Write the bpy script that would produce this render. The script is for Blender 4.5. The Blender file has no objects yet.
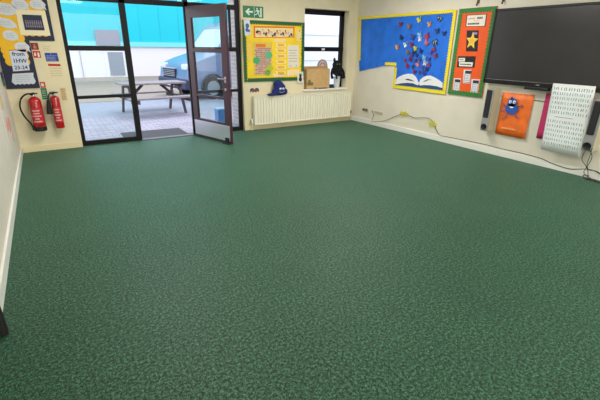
import bpy, bmesh, math, random
from mathutils import Vector, Matrix
random.seed(7)
SC = bpy.context.scene
COL = SC.collection
PI = math.pi
# ------------------------------------------------------------------ camera
CAM_H, F, YAW, PITCH, ROLL = 1.5, 397.0848, .5557403, .3685317, .01316426
D, W, L = 6.942, 5.628, -.483          # back wall y, right wall x, left wall x
CEIL, FRONT = 2.72, -3.2
fw = Vector((math.sin(YAW)*math.cos(PITCH), math.cos(YAW)*math.cos(PITCH), -math.sin(PITCH)))
r0 = Vector((math.cos(YAW), -math.sin(YAW), 0)); u0 = r0.cross(fw)
rt = r0*math.cos(ROLL)+u0*math.sin(ROLL); up = u0*math.cos(ROLL)-r0*math.sin(ROLL)
cam = bpy.data.cameras.new('camera'); co = bpy.data.objects.new('camera', cam); COL.objects.link(co)
co.matrix_world = Matrix(((rt.x, up.x, -fw.x, 0), (rt.y, up.y, -fw.y, 0), (rt.z, up.z, -fw.z, CAM_H), (0, 0, 0, 1)))
cam.sensor_width = 36; cam.lens = F*36/600; cam.clip_start = .05; cam.clip_end = 300
SC.camera = co
def on(ax, val, u, v):                  # where a measured sight line meets a wall or floor plane
    d = fw+rt*((u-300)/F)-up*((v-200)/F); o = Vector((0, 0, CAM_H))
    return o+d*((val-o[ax])/d[ax])
# ------------------------------------------------------------------ materials
def lin(c):
    return tuple(((x/255)/12.92 if x/255 <= .04045 else ((x/255+.055)/1.055)**2.4) for x in c)+(1,)
MATS = {}
def mat(name, c, rough=.6, metal=0., var=.0, scale=20, bump=0., spec=.5, c2=None, emit=None, coat=0.):
    if name in MATS: return MATS[name]
    m = bpy.data.materials.new(name); m.use_nodes = True; nt = m.node_tree; N = nt.nodes
    b = N['Principled BSDF']; b.inputs['Roughness'].default_value = rough; b.inputs['Metallic'].default_value = metal
    b.inputs['Specular IOR Level'].default_value = spec; b.inputs['Base Color'].default_value = lin(c)
    b.inputs['Coat Weight'].default_value = coat
    if var or bump or c2:
        tc = N.new('ShaderNodeTexCoord'); n = N.new('ShaderNodeTexNoise'); n.inputs['Scale'].default_value = scale
        n.inputs['Detail'].default_value = 4; nt.links.new(tc.outputs['Object'], n.inputs['Vector'])
        if var or c2:
            mx = N.new('ShaderNodeMix'); mx.data_type = 'RGBA'
            a = lin(c); mx.inputs[6].default_value = tuple(x*(1-var) for x in a[:3])+(1,)
            mx.inputs[7].default_value = lin(c2) if c2 else tuple(min(1, x*(1+var)) for x in a[:3])+(1,)
            rm = N.new('ShaderNodeMapRange'); rm.inputs[1].default_value = .35; rm.inputs[2].default_value = .65
            nt.links.new(n.outputs['Fac'], rm.inputs[0]); nt.links.new(rm.outputs[0], mx.inputs[0])
            nt.links.new(mx.outputs[2], b.inputs['Base Color'])
        if bump:
            bp = N.new('ShaderNodeBump'); bp.inputs['Strength'].default_value = bump; bp.inputs['Distance'].default_value = .004
            nt.links.new(n.outputs['Fac'], bp.inputs['Height']); nt.links.new(bp.outputs[0], b.inputs['Normal'])
    MATS[name] = m; return m
def glass_mat(name, tint=(.93, .97, .96)):
    m = bpy.data.materials.new(name); m.use_nodes = True; nt = m.node_tree; N = nt.nodes; N.clear()
    o = N.new('ShaderNodeOutputMaterial'); t = N.new('ShaderNodeBsdfTransparent'); g = N.new('ShaderNodeBsdfGlossy')
    t.inputs[0].default_value = tint+(1,); g.inputs['Roughness'].default_value = .02
    lw = N.new('ShaderNodeLayerWeight'); pw = N.new('ShaderNodeMath'); pw.operation = 'POWER'; pw.inputs[1].default_value = 4
    mr = N.new('ShaderNodeMapRange'); mr.inputs[3].default_value = .02; mr.inputs[4].default_value = .6; mx = N.new('ShaderNodeMixShader')
    nt.links.new(lw.outputs['Facing'], pw.inputs[0]); nt.links.new(pw.outputs[0], mr.inputs[0]); nt.links.new(mr.outputs[0], mx.inputs[0]); nt.links.new(t.outputs[0], mx.inputs[1]); nt.links.new(g.outputs[0], mx.inputs[2])
    nt.links.new(mx.outputs[0], o.inputs[0]); MATS[name] = m; return m
def carpet_mat():
    m = bpy.data.materials.new('green carpet'); m.use_nodes = True; nt = m.node_tree; N = nt.nodes; b = N['Principled BSDF']
    tc = N.new('ShaderNodeTexCoord')
    def noise(s, d):
        n = N.new('ShaderNodeTexNoise'); n.inputs['Scale'].default_value = s; n.inputs['Detail'].default_value = d
        n.inputs['Roughness'].default_value = .85
        nt.links.new(tc.outputs['Object'], n.inputs['Vector']); return n
    n1 = noise(60, 3); n2 = noise(1.3, 3); n3 = noise(190, 2)
    add = N.new('ShaderNodeMath'); add.operation = 'ADD'; nt.links.new(n1.outputs['Fac'], add.inputs[0]); nt.links.new(n3.outputs['Fac'], add.inputs[1])
    cr = N.new('ShaderNodeValToRGB'); e = cr.color_ramp.elements
    mr = N.new('ShaderNodeMapRange'); mr.inputs[1].default_value = .84; mr.inputs[2].default_value = 1.16
    nt.links.new(add.outputs[0], mr.inputs[0]); nt.links.new(mr.outputs[0], cr.inputs[0])
    e[0].position = .0; e[0].color = lin((1, 15, 7)); e[1].position = 1.; e[1].color = lin((80, 128, 98))
    k = cr.color_ramp.elements.new(.5); k.color = lin((15, 52, 31))
    hs = N.new('ShaderNodeHueSaturation'); mv = N.new('ShaderNodeMapRange'); mv.inputs[1].default_value = .3; mv.inputs[2].default_value = .7
    mv.inputs[3].default_value = .9; mv.inputs[4].default_value = 1.08
    nt.links.new(n2.outputs['Fac'], mv.inputs[0]); nt.links.new(mv.outputs[0], hs.inputs['Value']); nt.links.new(cr.outputs[0], hs.inputs['Color'])
    nt.links.new(hs.outputs[0], b.inputs['Base Color']); b.inputs['Roughness'].default_value = .55
    b.inputs['Specular IOR Level'].default_value = .28
    b.inputs['Sheen Tint'].default_value = (.4, .9, .65, 1); b.inputs['Sheen Weight'].default_value = .24; b.inputs['Sheen Roughness'].default_value = .35
    bp = N.new('ShaderNodeBump'); bp.inputs['Strength'].default_value = .25; bp.inputs['Distance'].default_value = .003
    nt.links.new(n1.outputs['Fac'], bp.inputs['Height']); nt.links.new(bp.outputs[0], b.inputs['Normal']); return m
def brick_mat(name, c1, c2, mortar, bw, bh, msize=.01, axis='XY'):
    m = bpy.data.materials.new(name); m.use_nodes = True; nt = m.node_tree; N = nt.nodes; b = N['Principled BSDF']
    tc = N.new('ShaderNodeTexCoord'); br = N.new('ShaderNodeTexBrick'); sx = N.new('ShaderNodeSeparateXYZ'); cx = N.new('ShaderNodeCombineXYZ')
    nt.links.new(tc.outputs['Object'], sx.inputs[0])
    nt.links.new(sx.outputs[{'X': 0, 'Y': 1, 'Z': 2}[axis[0]]], cx.inputs[0]); nt.links.new(sx.outputs[{'X': 0, 'Y': 1, 'Z': 2}[axis[1]]], cx.inputs[1])
    nt.links.new(cx.outputs[0], br.inputs['Vector'])
    br.inputs['Scale'].default_value = 1; br.inputs['Brick Width'].default_value = bw; br.inputs['Row Height'].default_value = bh
    br.inputs['Mortar Size'].default_value = msize; br.inputs['Color1'].default_value = lin(c1); br.inputs['Color2'].default_value = lin(c2)
    br.inputs['Mortar'].default_value = lin(mortar); nt.links.new(br.outputs['Color'], b.inputs['Base Color']); b.inputs['Roughness'].default_value = .8
    return m
cream = mat('cream wall paint', (224, 212, 177), .55, var=.03, scale=3, bump=.08)
pale = mat('pale right wall paint', (224, 217, 200), .55, var=.03, scale=3, bump=.08)
leftp = mat('off white left wall paint', (215, 208, 192), .55, var=.03, scale=3)
white = mat('white gloss paint', (232, 230, 222), .35)
cskirt = mat('cream gloss paint', (228, 212, 170), .35)
radm = mat('cream enamel', (234, 229, 208), .35)
framem = mat('dark brown black frame', (22, 17, 20), .5, spec=.2)
leafm = mat('plum brown door paint', (68, 40, 48), .35)
steel = mat('brushed steel', (205, 205, 212), .32, 1., var=.05, scale=60)
black = mat('black plastic', (16, 16, 18), .4)
rubber = mat('black rubber', (14, 14, 15), .7)
glass = glass_mat('clear glass')
carpet = carpet_mat()
def C(*c, r=.65): return mat('colour %d %d %d %g' % (c+(r,)), c, r)
# ------------------------------------------------------------------ mesh helpers
def nb(): return bmesh.new()
def box(bm, x0, x1, y0, y1, z0, z1, bev=0, seg=2, M=None):
    t = bmesh.new(); bmesh.ops.create_cube(t, size=1)
    for v in t.verts:
        v.co = Vector((x0+(v.co.x+.5)*(x1-x0), y0+(v.co.y+.5)*(y1-y0), z0+(v.co.z+.5)*(z1-z0)))
    if bev: bmesh.ops.bevel(t, geom=t.edges[:], offset=bev, segments=seg, affect='EDGES', profile=.5)
    join(bm, t, M); return bm
def join(bm, t, M=None):
    if M is not None: bmesh.ops.transform(t, matrix=M, verts=t.verts[:])
    me = bpy.data.meshes.new('t'); t.to_mesh(me); t.free(); bm.from_mesh(me); bpy.data.meshes.remove(me)
def lathe(bm, prof, o=(0, 0, 0), n=24, M=None):
    t = bmesh.new(); rings = []
    for r, z in prof: rings.append([t.verts.new((o[0]+max(r, 1e-4)*math.cos(2*PI*i/n), o[1]+max(r, 1e-4)*math.sin(2*PI*i/n), o[2]+z)) for i in range(n)])
    for a, b in zip(rings, rings[1:]):
        for i in range(n): t.faces.new((a[i], a[(i+1) % n], b[(i+1) % n], b[i]))
    t.faces.new(rings[0][::-1]); t.faces.new(rings[-1]); bmesh.ops.recalc_face_normals(t, faces=t.faces[:]); join(bm, t, M)
def tube(bm, pts, r, n=8, M=None, rr=None):
    t = bmesh.new(); pts = [Vector(p) for p in pts]; rings = []
    for i, p in enumerate(pts):
        d = (pts[min(i+1, len(pts)-1)]-pts[max(i-1, 0)]).normalized()
        a = d.cross(Vector((0, 0, 1)) if abs(d.z) < .9 else Vector((1, 0, 0))).normalized(); b = d.cross(a)
        q = rr[i] if rr else r
        rings.append([t.verts.new(p+(a*math.cos(2*PI*k/n)+b*math.sin(2*PI*k/n))*q) for k in range(n)])
    for a, b in zip(rings, rings[1:]):
        for i in range(n): t.faces.new((a[i], a[(i+1) % n], b[(i+1) % n], b[i]))
    t.faces.new(rings[0][::-1]); t.faces.new(rings[-1]); bmesh.ops.recalc_face_normals(t, faces=t.faces[:]); join(bm, t, M)
def ell(bm, c, r, M=None, seg=16):
    t = bmesh.new(); bmesh.ops.create_uvsphere(t, u_segments=seg, v_segments=seg//2+2, radius=1)
    for v in t.verts: v.co = Vector((c[0]+v.co.x*r[0], c[1]+v.co.y*r[1], c[2]+v.co.z*r[2]))
    join(bm, t, M)
def smooth_path(pts, n=8):
    P = [Vector(p) for p in pts]; out = []
    for i in range(len(P)-1):
        a, b, c, d = P[max(i-1, 0)], P[i], P[i+1], P[min(i+2, len(P)-1)]
        for k in range(n):
            t = k/n; out.append(.5*((2*b)+(c-a)*t+(2*a-5*b+4*c-d)*t*t+(3*b-a-3*c+d)*t**3))
    out.append(P[-1]); return out
class Frame:                       # a wall plane: s along, z up, d out into the room
    def __init__(s, o, right, normal): s.o, s.r, s.n = Vector(o), Vector(right), Vector(normal)
    def p(s, a, z, d=0): return s.o+s.r*a+Vector((0, 0, z))+s.n*d
    def M(s, a, z, d=0):           # matrix: local x along, local y up, local z out
        q = s.p(a, z, d); return Matrix(((s.r.x, 0, s.n.x, q.x), (s.r.y, 0, s.n.y, q.y), (s.r.z, 1, s.n.z, q.z), (0, 0, 0, 1)))
BK = Frame((0, D, 0), (1, 0, 0), (0, -1, 0))
RW = Frame((W, 0, 0), (0, -1, 0), (-1, 0, 0))
LW = Frame((L, 0, 0), (0, 1, 0), (1, 0, 0))
def ub(u, v, d=0): q = on(1, D-d, u, v); return (q.x, q.z)
def ur(u, v, d=0): q = on(0, W-d, u, v); return (-q.y, q.z)
def prism(bm, fr, poly, d0, d1):
    t = bmesh.new(); a = [t.verts.new(fr.p(s, z, d0)) for s, z in poly]; b = [t.verts.new(fr.p(s, z, d1)) for s, z in poly]
    n = len(poly); t.faces.new(a); t.faces.new(b[::-1])
    for i in range(n): t.faces.new((a[i], a[(i+1) % n], b[(i+1) % n], b[i]))
    bmesh.ops.recalc_face_normals(t, faces=t.faces[:])
    bmesh.ops.triangulate(t, faces=[f for f in t.faces if len(f.verts) > 4]); join(bm, t)
def rect(bm, fr, s0, s1, z0, z1, d0, d1): prism(bm, fr, [(s0, z0), (s1, z0), (s1, z1), (s0, z1)], d0, d1)
def disc(bm, fr, s, z, rs, rz, d0, d1, n=20, rot=0, wob=0):
    P = []
    for i in range(n):
        a = 2*PI*i/n; k = 1+wob*math.cos(5*a); x, y = rs*k*math.cos(a), rz*k*math.sin(a)
        P.append((s+x*math.cos(rot)-y*math.sin(rot), z+x*math.sin(rot)+y*math.cos(rot)))
    prism(bm, fr, P, d0, d1)
def scallop(bm, fr, p0, p1, w, d0, d1, pitch=.05):     # border strip, straight outside, scalloped inside (inside is to the left of p0->p1)
    a, b = Vector(p0), Vector(p1); e = (b-a); ln = e.length; e /= ln; n = Vector((-e.y, e.x)); a = a+e*w; ln -= w; k = max(1, round(ln/pitch)); P = [tuple(a), tuple(b)]
    for i in range(k*6, -1, -1):
        t = i/6/k; q = a+e*(ln*t)+n*(w*(.72+.28*abs(math.sin(PI*t*k)))); P.append(tuple(q))
    prism(bm, fr, P, d0, d1)
def obj(name, bm, m, parent=None, shade=False, off=None):
    """one mesh object. world coordinates in, moved to the parent root's origin"""
    me = bpy.data.meshes.new(name)
    w = Vector(parent['_o']) if parent is not None else (Vector(off) if off is not None else None)
    if w is None:
        xs = [v.co for v in bm.verts]; lo = [min(c[i] for c in xs) for i in range(3)]; hi = [max(c[i] for c in xs) for i in range(3)]
        w = Vector(((lo[0]+hi[0])/2, (lo[1]+hi[1])/2, lo[2]))
    bmesh.ops.translate(bm, vec=-w, verts=bm.verts[:]); bm.to_mesh(me); bm.free(); me.materials.append(m)
    if shade:
        for p in me.polygons: p.use_smooth = True
        if shade != 'all' and hasattr(me, 'set_sharp_from_angle'): me.set_sharp_from_angle(angle=math.radians(40))
    o = bpy.data.objects.new(name, me); COL.objects.link(o)
    if parent is None: o.location = w
    else: o.parent = parent
    o['_o'] = list(w); return o
def thing(name, label, cat, loc=(0, 0, 0), group=None, kind=None):
    o = bpy.data.objects.new(name, None); COL.objects.link(o); o.location = loc; o.empty_display_size = .1; o['_o'] = list(loc)
    return tag(o, label, cat, group, kind)
def tag(o, label=None, cat=None, group=None, kind=None):
    if label: o['label'] = label
    if cat: o['category'] = cat
    if group: o['group'] = group
    if kind: o['kind'] = kind
    return o
def struct(name, bm, m, **k): return tag(obj(name, bm, m, **k), kind='structure')
def text_bm(bm, s, fr, a, z, size, d, align='CENTER', th=.0015, sx=1):
    cu = bpy.data.curves.new('t', 'FONT'); cu.body = s; cu.size = size; cu.extrude = th/2; cu.align_x = align; cu.resolution_u = 2
    cu.offset = size*.02
    o = bpy.data.objects.new('t', cu); COL.objects.link(o); dg = bpy.context.evaluated_depsgraph_get(); me = o.evaluated_get(dg).to_mesh()
    t = bmesh.new(); t.from_mesh(me); bpy.data.objects.remove(o); join(bm, t, fr.M(a, z, d) @ Matrix.Scale(sx, 4, (1, 0, 0)))
def lines(bm, fr, s0, s1, z0, z1, n, d0, d1, th=.35, gap=.25, wmin=.03, wmax=.09):   # rows of small written marks
    h = (z1-z0)/n
    for i in range(n):
        z = z1-h*(i+.5); s = s0; e = s1-(random.random()*.2)*(s1-s0)
        while s < e:
            w = min(random.uniform(wmin, wmax), e-s)
            if w > .004: rect(bm, fr, s, s+w, z-h*th/2, z+h*th/2, d0, d1)
            s += w+gap*wmin*random.uniform(.7, 1.6)
# ------------------------------------------------------------------ room shell
T = .28
DX0, DX1, DZ = .315, 3.06, 2.5          # glazed entrance opening
WX0, WX1, WZ0, WZ1 = 4.366, 5.415, .70, 2.175
b = nb(); box(b, L-T, W+T, FRONT-T, D+.16, -.12, 0); struct('floor', b, carpet, off=(0, 0, 0))
b = nb(); box(b, L-T, W+T, FRONT-T, D+T, CEIL, CEIL+.15); struct('ceiling', b, mat('white ceiling', (236, 234, 228), .8), off=(0, 0, 0))
b = nb()
for x0, x1, z0, z1 in [(L, DX0, 0, CEIL), (DX0, DX1, DZ, CEIL), (DX1, WX0, 0, CEIL), (WX0, WX1, 0, WZ0), (WX0, WX1, WZ1, CEIL), (WX1, W, 0, CEIL)]:
    box(b, x0, x1, D, D+T, z0, z1)
struct('wall_back', b, cream, off=(0, 0, 0))
b = nb(); box(b, W, W+T, FRONT-T, D+T, 0, CEIL); struct('wall_right', b, pale, off=(0, 0, 0))
b = nb(); box(b, L-T, L, FRONT-T, D+T, 0, CEIL); struct('wall_left', b, leftp, off=(0, 0, 0))
b = nb(); box(b, L, W, FRONT-T, FRONT, 0, CEIL); struct('wall_front', b, pale, off=(0, 0, 0))
b = nb()
for x0, x1 in [(L, DX0), (DX1, W)]: box(b, x0, x1, D-.016, D, 0, .09, .004)
struct('baseboard_back', b, cskirt)
b = nb(); box(b, W-.018, W, FRONT, D-.016, 0, .095, .005); struct('baseboard_right', b, white)
b = nb(); box(b, L, L+.02, FRONT, D-.016, 0, .10, .005); struct('baseboard_left', b, white)
# ------------------------------------------------------------------ glazed screen (window_2) and open door (door_1)
FY0, FY1 = D+.06, D+.12
scr = thing('window_2', None, None, ((DX0+DX1)/2, D+.09, 0), kind='structure')
b = nb()
M1, M2 = 1.128, 2.10
for x0, x1 in [(DX0, .37), (M1, 1.215), (M2, 2.17), (2.99, DX1)]: box(b, x0, x1, FY0, FY1, 0, DZ, .004, 1)
box(b, .37, 2.99, FY0, FY1, 2.075, 2.15, .004, 1); box(b, .37, 2.99, FY0, FY1, 2.44, DZ, .004, 1)
for x0, x1 in [(.37, M1), (2.17, 2.99)]:
    box(b, x0, x1, FY0, FY1, 1.405, 1.475, .004, 1); box(b, x0, x1, FY0, FY1, .715, .76, .004, 1); box(b, x0, x1, FY0, FY1, 0, .07, .004, 1)
box(b, 2.87, 2.90, FY0, FY1, 1.475, 2.075, .003, 1)
obj('frame', b, framem, scr)
for x0, x1, z0, z1 in [(.37, M1, .07, .715), (.37, M1, .76, 1.405), (.37, M1, 1.475, 2.075), (2.17, 2.99, .07, .715), (2.17, 2.99, .76, 1.405),
                       (2.17, 2.99, 1.475, 2.075), (.37, M1, 2.15, 2.44), (1.215, M2, 2.15, 2.44), (2.17, 2.99, 2.15, 2.44)]:
    b = nb(); box(b, x0, x1, D+.088, D+.092, z0, z1); obj('glass_pane', b, glass, scr)
b = nb(); box(b, 1.195, M2, D+.02, D+.14, 0, .014, .004); struct('trim_1', b, mat('aluminium threshold', (110, 108, 112), .5, .8))
# door leaf, built in its own axes, hinged on the second mullion and swung into the room
dl = thing('door_1', None, None, (0, 0, 0), kind='structure')
DW, DT, DH = .985, .045, 2.075
b = nb()
for x0, x1, z0, z1 in [(0, .13, .01, DH), (DW-.135, DW, .01, DH), (.13, DW-.135, 1.905, DH), (.13, DW-.135, 1.395, 1.455), (.13, DW-.135, .70, .735), (.13, DW-.135, .01, .33)]:
    box(b, x0, x1, -DT/2, DT/2, z0, z1, .003, 1)
obj('leaf_frame', b, leafm, dl)
for z0, z1 in [(.33, .70), (.735, 1.395), (1.455, 1.905)]:
    b = nb(); box(b, .13, DW-.135, -.003, .003, z0, z1); obj('glass_pane', b, glass, dl)
b = nb(); box(b, .02, DW-.02, -DT/2-.003, -DT/2, .045, .295, .001, 1); obj('kick_plate', b, mat('satin kick plate', (222, 224, 232), .3, .75), dl)
for sgn in (-1, 1):
    y = sgn*(DT/2)
    b = nb(); box(b, DW-.085, DW-.045, min(y, y+sgn*.008), max(y, y+sgn*.008), .96, 1.05, .003); tube(b, [(DW-.065, y, 1.02), (DW-.065, y+sgn*.055, 1.02), (DW-.075, y+sgn*.06, 1.02), (DW-.175, y+sgn*.06, 1.02)], .011, 10)
    obj('door_handle', b, steel, dl, True)
b = nb(); tube(b, [(DW-.065, -DT/2-.012, .86), (DW-.065, DT/2+.012, .86)], .022, 16); obj('lock_cylinder', b, steel, dl, True)
b = nb(); box(b, DW-.16, DW-.01, -DT/2-.05, DT/2+.01, .003, .018, .004); box(b, DW-.12, DW-.04, -DT/2-.03, -DT/2-.003, .01, .10, .006); obj('door_stop', b, rubber, dl)
for z in (.25, 1.05, 1.85):
    b = nb(); tube(b, [(-.006, .018, z-.05), (-.006, .018, z+.05)], .008, 10); obj('hinge', b, steel, dl, True)
dl.location = (2.118, 6.935, 0); dl.rotation_euler = (0, 0, math.atan2(5.97-6.93, 2.415-2.115))
# ------------------------------------------------------------------ small window
wn = thing('window_1', None, None, ((WX0+WX1)/2, D+.18, WZ0), kind='structure')
y0, y1 = D+.15, D+.21
b = nb()
box(b, WX0, WX0+.06, y0, y1, WZ0, WZ1, .004, 1); box(b, WX1-.085, WX1, y0, y1, WZ0, WZ1, .004, 1)
box(b, WX0, WX1, y0, y1, WZ1-.09, WZ1, .004, 1); box(b, WX0, WX1, y0, y1, WZ0, WZ0+.06, .004, 1); box(b, WX0, WX1, y0-.01, y1, 1.415, 1.50, .004, 1)
obj('frame', b, framem, wn)
for z0, z1 in [(WZ0+.06, 1.415), (1.50, WZ1-.09)]:
    b = nb(); box(b, WX0+.06, WX1-.085, D+.178, D+.182, z0, z1); obj('glass_pane', b, glass, wn)
b = nb(); box(b, 4.86, 4.93, y0-.03, y0-.01, 1.435, 1.475, .005); obj('latch', b, white, wn)
b = nb(); box(b, WX0-.03, WX1+.03, D-.03, D, WZ0-.03, WZ0, .005); box(b, WX0+.001, WX1-.001, D-.001, D+.149, WZ0-.03, WZ0+.004); struct('trim_2', b, white)
# ------------------------------------------------------------------ radiator
rx0, rx1, rz0, rz1 = 3.225, 5.50, .10, .615
rad = thing('radiator', 'long cream ribbed panel radiator on the wall under the small window', 'radiator', ((rx0+rx1)/2, D, rz0))
b = nb(); t = bmesh.new(); n = 38; prof = []
pt = (rx1-rx0-.04)/n
for i in range(n):
    x = rx0+.02+i*pt
    prof += [(x, D-.100), (x+pt*.62, D-.100), (x+pt*.74, D-.081), (x+pt*.88, D-.081)]
prof.append((rx1-.02, D-.1)); zz = [rz0+.02, rz0+.035, rz1-.035, rz1-.02]
rows = []
for zi, z in enumerate(zz):
    rows.append([t.verts.new((x, (D-.1 if zi in (0, 3) else y), z)) for x, y in prof])
for a, c in zip(rows, rows[1:]):
    for i in range(len(prof)-1): t.faces.new((a[i], a[i+1], c[i+1], c[i]))
bmesh.ops.recalc_face_normals(t, faces=t.faces[:]); join(b, t)
box(b, rx0, rx1, D-.078, D-.04, rz0+.01, rz1-.012, .004, 1)
for z0, z1 in ((rz0, rz0+.022), (rz1-.022, rz1)): box(b, rx0, rx1, D-.101, D-.085, z0, z1, .003, 1)
for x0, x1 in ((rx0, rx0+.022), (rx1-.022, rx1)): box(b, x0, x1, D-.101, D-.085, rz0, rz1, .003, 1)
obj('panel', b, radm, rad)
b = nb(); box(b, rx0-.004, rx1+.004, D-.106, D-.028, rz1-.006, rz1+.012, .003, 1)
for i in range(70): box(b, rx0+.04+i*.0315, rx0+.055+i*.0315, D-.095, D-.04, rz1+.012, rz1+.0135)
obj('top_grille', b, radm, rad)
for x in (rx0-.004, rx1-.016): b = nb(); box(b, x, x+.02, D-.103, D-.028, rz0, rz1, .003, 1); obj('side_panel', b, radm, rad)
for x, s in ((rx0, -1), (rx1, 1)):
    b = nb(); tube(b, [(x-s*.01, D-.06, rz0+.045), (x+s*.045, D-.06, rz0+.045)], .013, 12); tube(b, [(x+s*.04, D-.06, rz0+.08), (x+s*.04, D-.06, 0.0)], .009, 10)
    obj('pipe', b, steel if s > 0 else radm, rad, True)
    b = nb(); lathe(b, [(.016, 0), (.02, .01), (.02, .05), (.012, .06)], (x+s*.04, D-.06, rz0+.06)); obj('valve', b, white if s < 0 else black, rad, True)
for x in (rx0+.3, rx1-.3): b = nb(); box(b, x, x+.03, D-.042, D-.002, rz0+.08, rz1-.08); obj('wall_bracket', b, radm, rad)
# ------------------------------------------------------------------ helpers for paper parts
def sheet(name, fr, quad, d0, d1, m, parent):
    b = nb(); prism(b, fr, quad, d0, d1); return obj(name, b, m, parent)
def shrink(poly, k):
    cx = sum(p[0] for p in poly)/len(poly); cz = sum(p[1] for p in poly)/len(poly)
    return [(cx+(p[0]-cx)*k, cz+(p[1]-cz)*k) for p in poly]
def quadR(s0, s1, z0, z1): return [(s0, z0), (s1, z0), (s1, z1), (s0, z1)]
navy = C(28, 34, 62); yel = mat('yellow backing paper', (238, 186, 22), .6, var=.06, scale=8); yel2 = mat('yellow border card', (240, 218, 34), .55)
paper = C(228, 226, 220); ink = C(40, 40, 46); orange = mat('orange backing paper', (236, 88, 22), .6, var=.05, scale=8); grn = C(44, 122, 52)
dgrn = C(28, 92, 48); clothb = mat('blue fabric backing', (28, 110, 220), .7, var=.14, scale=5, bump=.3)
# ------------------------------------------------------------------ left display board (navy, yellow)
lb = thing('display_board', 'navy display board with yellow scalloped paper and white speech bubbles above the extinguishers', 'display board', (-.14, D, .905))
sheet('board', BK, [(-.475, .905), (-.084, .905), (-.092, 1.53), (.212, 1.53), (.212, 2.36), (-.475, 2.36)], .0, .018, navy, lb)
P = []
def wav(p0, p1, n, amp=.014):
    a, c = Vector(p0), Vector(p1); e = (c-a).normalized(); nn = Vector((-e.y, e.x)); out = []
    for i in range(n*6): t = i/6/n; out.append(tuple(a+(c-a)*t-nn*amp*abs(math.sin(PI*t*n))))
    return out
P = wav((-.40, 1.22), (-.15, 1.22), 4)+wav((-.15, 1.22), (-.15, 1.6), 5)+wav((-.15, 1.6), (.15, 1.6), 4)+wav((.15, 1.6), (.15, 2.3), 8)+[(.15, 2.3), (-.46, 2.3), (-.46, 1.65)]+wav((-.46, 1.65), (-.40, 1.22), 6)
sheet('yellow_paper', BK, P, .018, .021, yel, lb)
for (px, py, rx, rz, ro) in [(4, 9, .15, .075, -.1), (20, 4.5, .095, .065, 0), (37.5, 4.5, .09, .06, 0), (6, 23, .115, .06, -.3), (10.5, 35.5, .085, .065, -.1), (22, 47, .085, .062, 0)]:
    s, z = ub(px, py, .02); s = max(s, -.475+rx)
    b = nb(); disc(b, BK, s, z, rx, rz, .021, .024, 24, ro, .03); prism(b, BK, [(s+rx*.5, z-rz*.5), (s+rx*1.05, z-rz*1.15), (s+rx*.85, z-rz*.1)], .0215, .0238); o = obj('speech_bubble', b, C(212, 216, 224), lb)
    b = nb(); lines(b, BK, s-rx*.6, s+rx*.6, z-rz*.5, z+rz*.5, 3, .024, .0245, .2, .3, .02, .05); obj('handwriting', b, C(150, 155, 170), o)
q = [ub(15, 10.5), ub(22, 35.5), ub(51, 35), ub(45, 11)]; q = [(-.178, 1.60), (.172, 1.60), (.165, 1.912), (-.172, 1.912)]
o = sheet('photo_mount', BK, q, .021, .025, C(238, 226, 190), lb)
o2 = sheet('group_photo', BK, [(-.115, 1.665), (.115, 1.665), (.110, 1.855), (-.112, 1.855)], .025, .027, C(36, 42, 70), o)
b = nb()
for r in range(2):
    for i in range(8): disc(b, BK, -.085+i*.0245, 1.735+r*.045, .007, .011, .027, .028, 8); rect(b, BK, -.094+i*.0245, -.076+i*.0245, 1.70+r*.045, 1.724+r*.045, .027, .028)
obj('people', b, C(126, 116, 130), o)
for z0, z1, txt in [(1.315, 1.40, 'from'), (1.235, 1.31, '1HW'), (1.15, 1.232, '23-24')]: pass
o = sheet('title_card', BK, [(-.355, 1.135), (-.16, 1.15), (-.152, 1.415), (-.345, 1.40)], .021, .024, C(206, 214, 232), lb)
b = nb(); text_bm(b, 'from', BK, -.252, 1.337, .072, .0245); text_bm(b, '1HW', BK, -.252, 1.247, .072, .0245); text_bm(b, '23-24', BK, -.255, 1.163, .066, .0245); obj('lettering', b, C(20, 26, 66), o)
b = nb()
for q in ([(-.36, 1.128), (-.156, 1.142), (-.156, 1.15), (-.36, 1.136)], [(-.35, 1.4), (-.15, 1.415), (-.15, 1.422), (-.35, 1.408)]): prism(b, BK, q, .021, .0245)
obj('title_edge', b, C(150, 60, 50), o)
P = [(-.40, 1.0)]+[(-.375+.0, .965)]+[(-.36+i*.025, .958+.012*(i % 2)) for i in range(10)]+[(-.12, 1.0), (-.135, 1.06), (-.125, 1.115), (-.37, 1.105), (-.385, 1.05)]
o = sheet('cloud_paper', BK, P, .021, .023, C(204, 210, 220), lb)
b = nb(); lines(b, BK, -.35, -.16, .99, 1.09, 4, .023, .0235, .18, .3, .02, .05); obj('handwriting', b, C(150, 155, 170), o)
# ------------------------------------------------------------------ small signs by the extinguishers
def qb(*pts): return [ub(*p) for p in pts]
sg = thing('fire_action_sign', 'small dark red square sign with pale figure, above the red extinguisher sign', 'sign', BK.p(-.03, 1.46, 0))
sheet('plate', BK, quadR(-.088, .0, 1.415, 1.505), 0, .004, C(124, 34, 32), sg)
b = nb(); disc(b, BK, -.044, 1.475, .012, .012, .004, .005); rect(b, BK, -.062, -.026, 1.43, 1.46, .004, .005); obj('symbol', b, C(190, 120, 104), sg)
sg = thing('extinguisher_sign', 'small bright red square sign with white extinguisher symbol beside the navy board', 'sign', BK.p(-.04, 1.3, 0))
sheet('plate', BK, quadR(-.082, .006, 1.31, 1.40), 0, .004, C(200, 44, 34), sg)
b = nb(); prism(b, BK, [(-.03, 1.32), (-.008, 1.32), (-.008, 1.37), (-.02, 1.385), (-.03, 1.37)], .004, .005); prism(b, BK, [(-.07, 1.33), (-.045, 1.34), (-.05, 1.385), (-.068, 1.37)], .004, .005); obj('symbol', b, paper, sg)
sg = thing('safety_notice', 'white notice sheet with blue block, red strip and grey print beside door frame', 'notice', BK.p(.14, 1.0, 0))
sheet('sheet', BK, [(.015, 1.03), (.255, 1.03), (.24, 1.49), (.01, 1.49)], 0, .003, C(226, 212, 172), sg)
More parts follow.
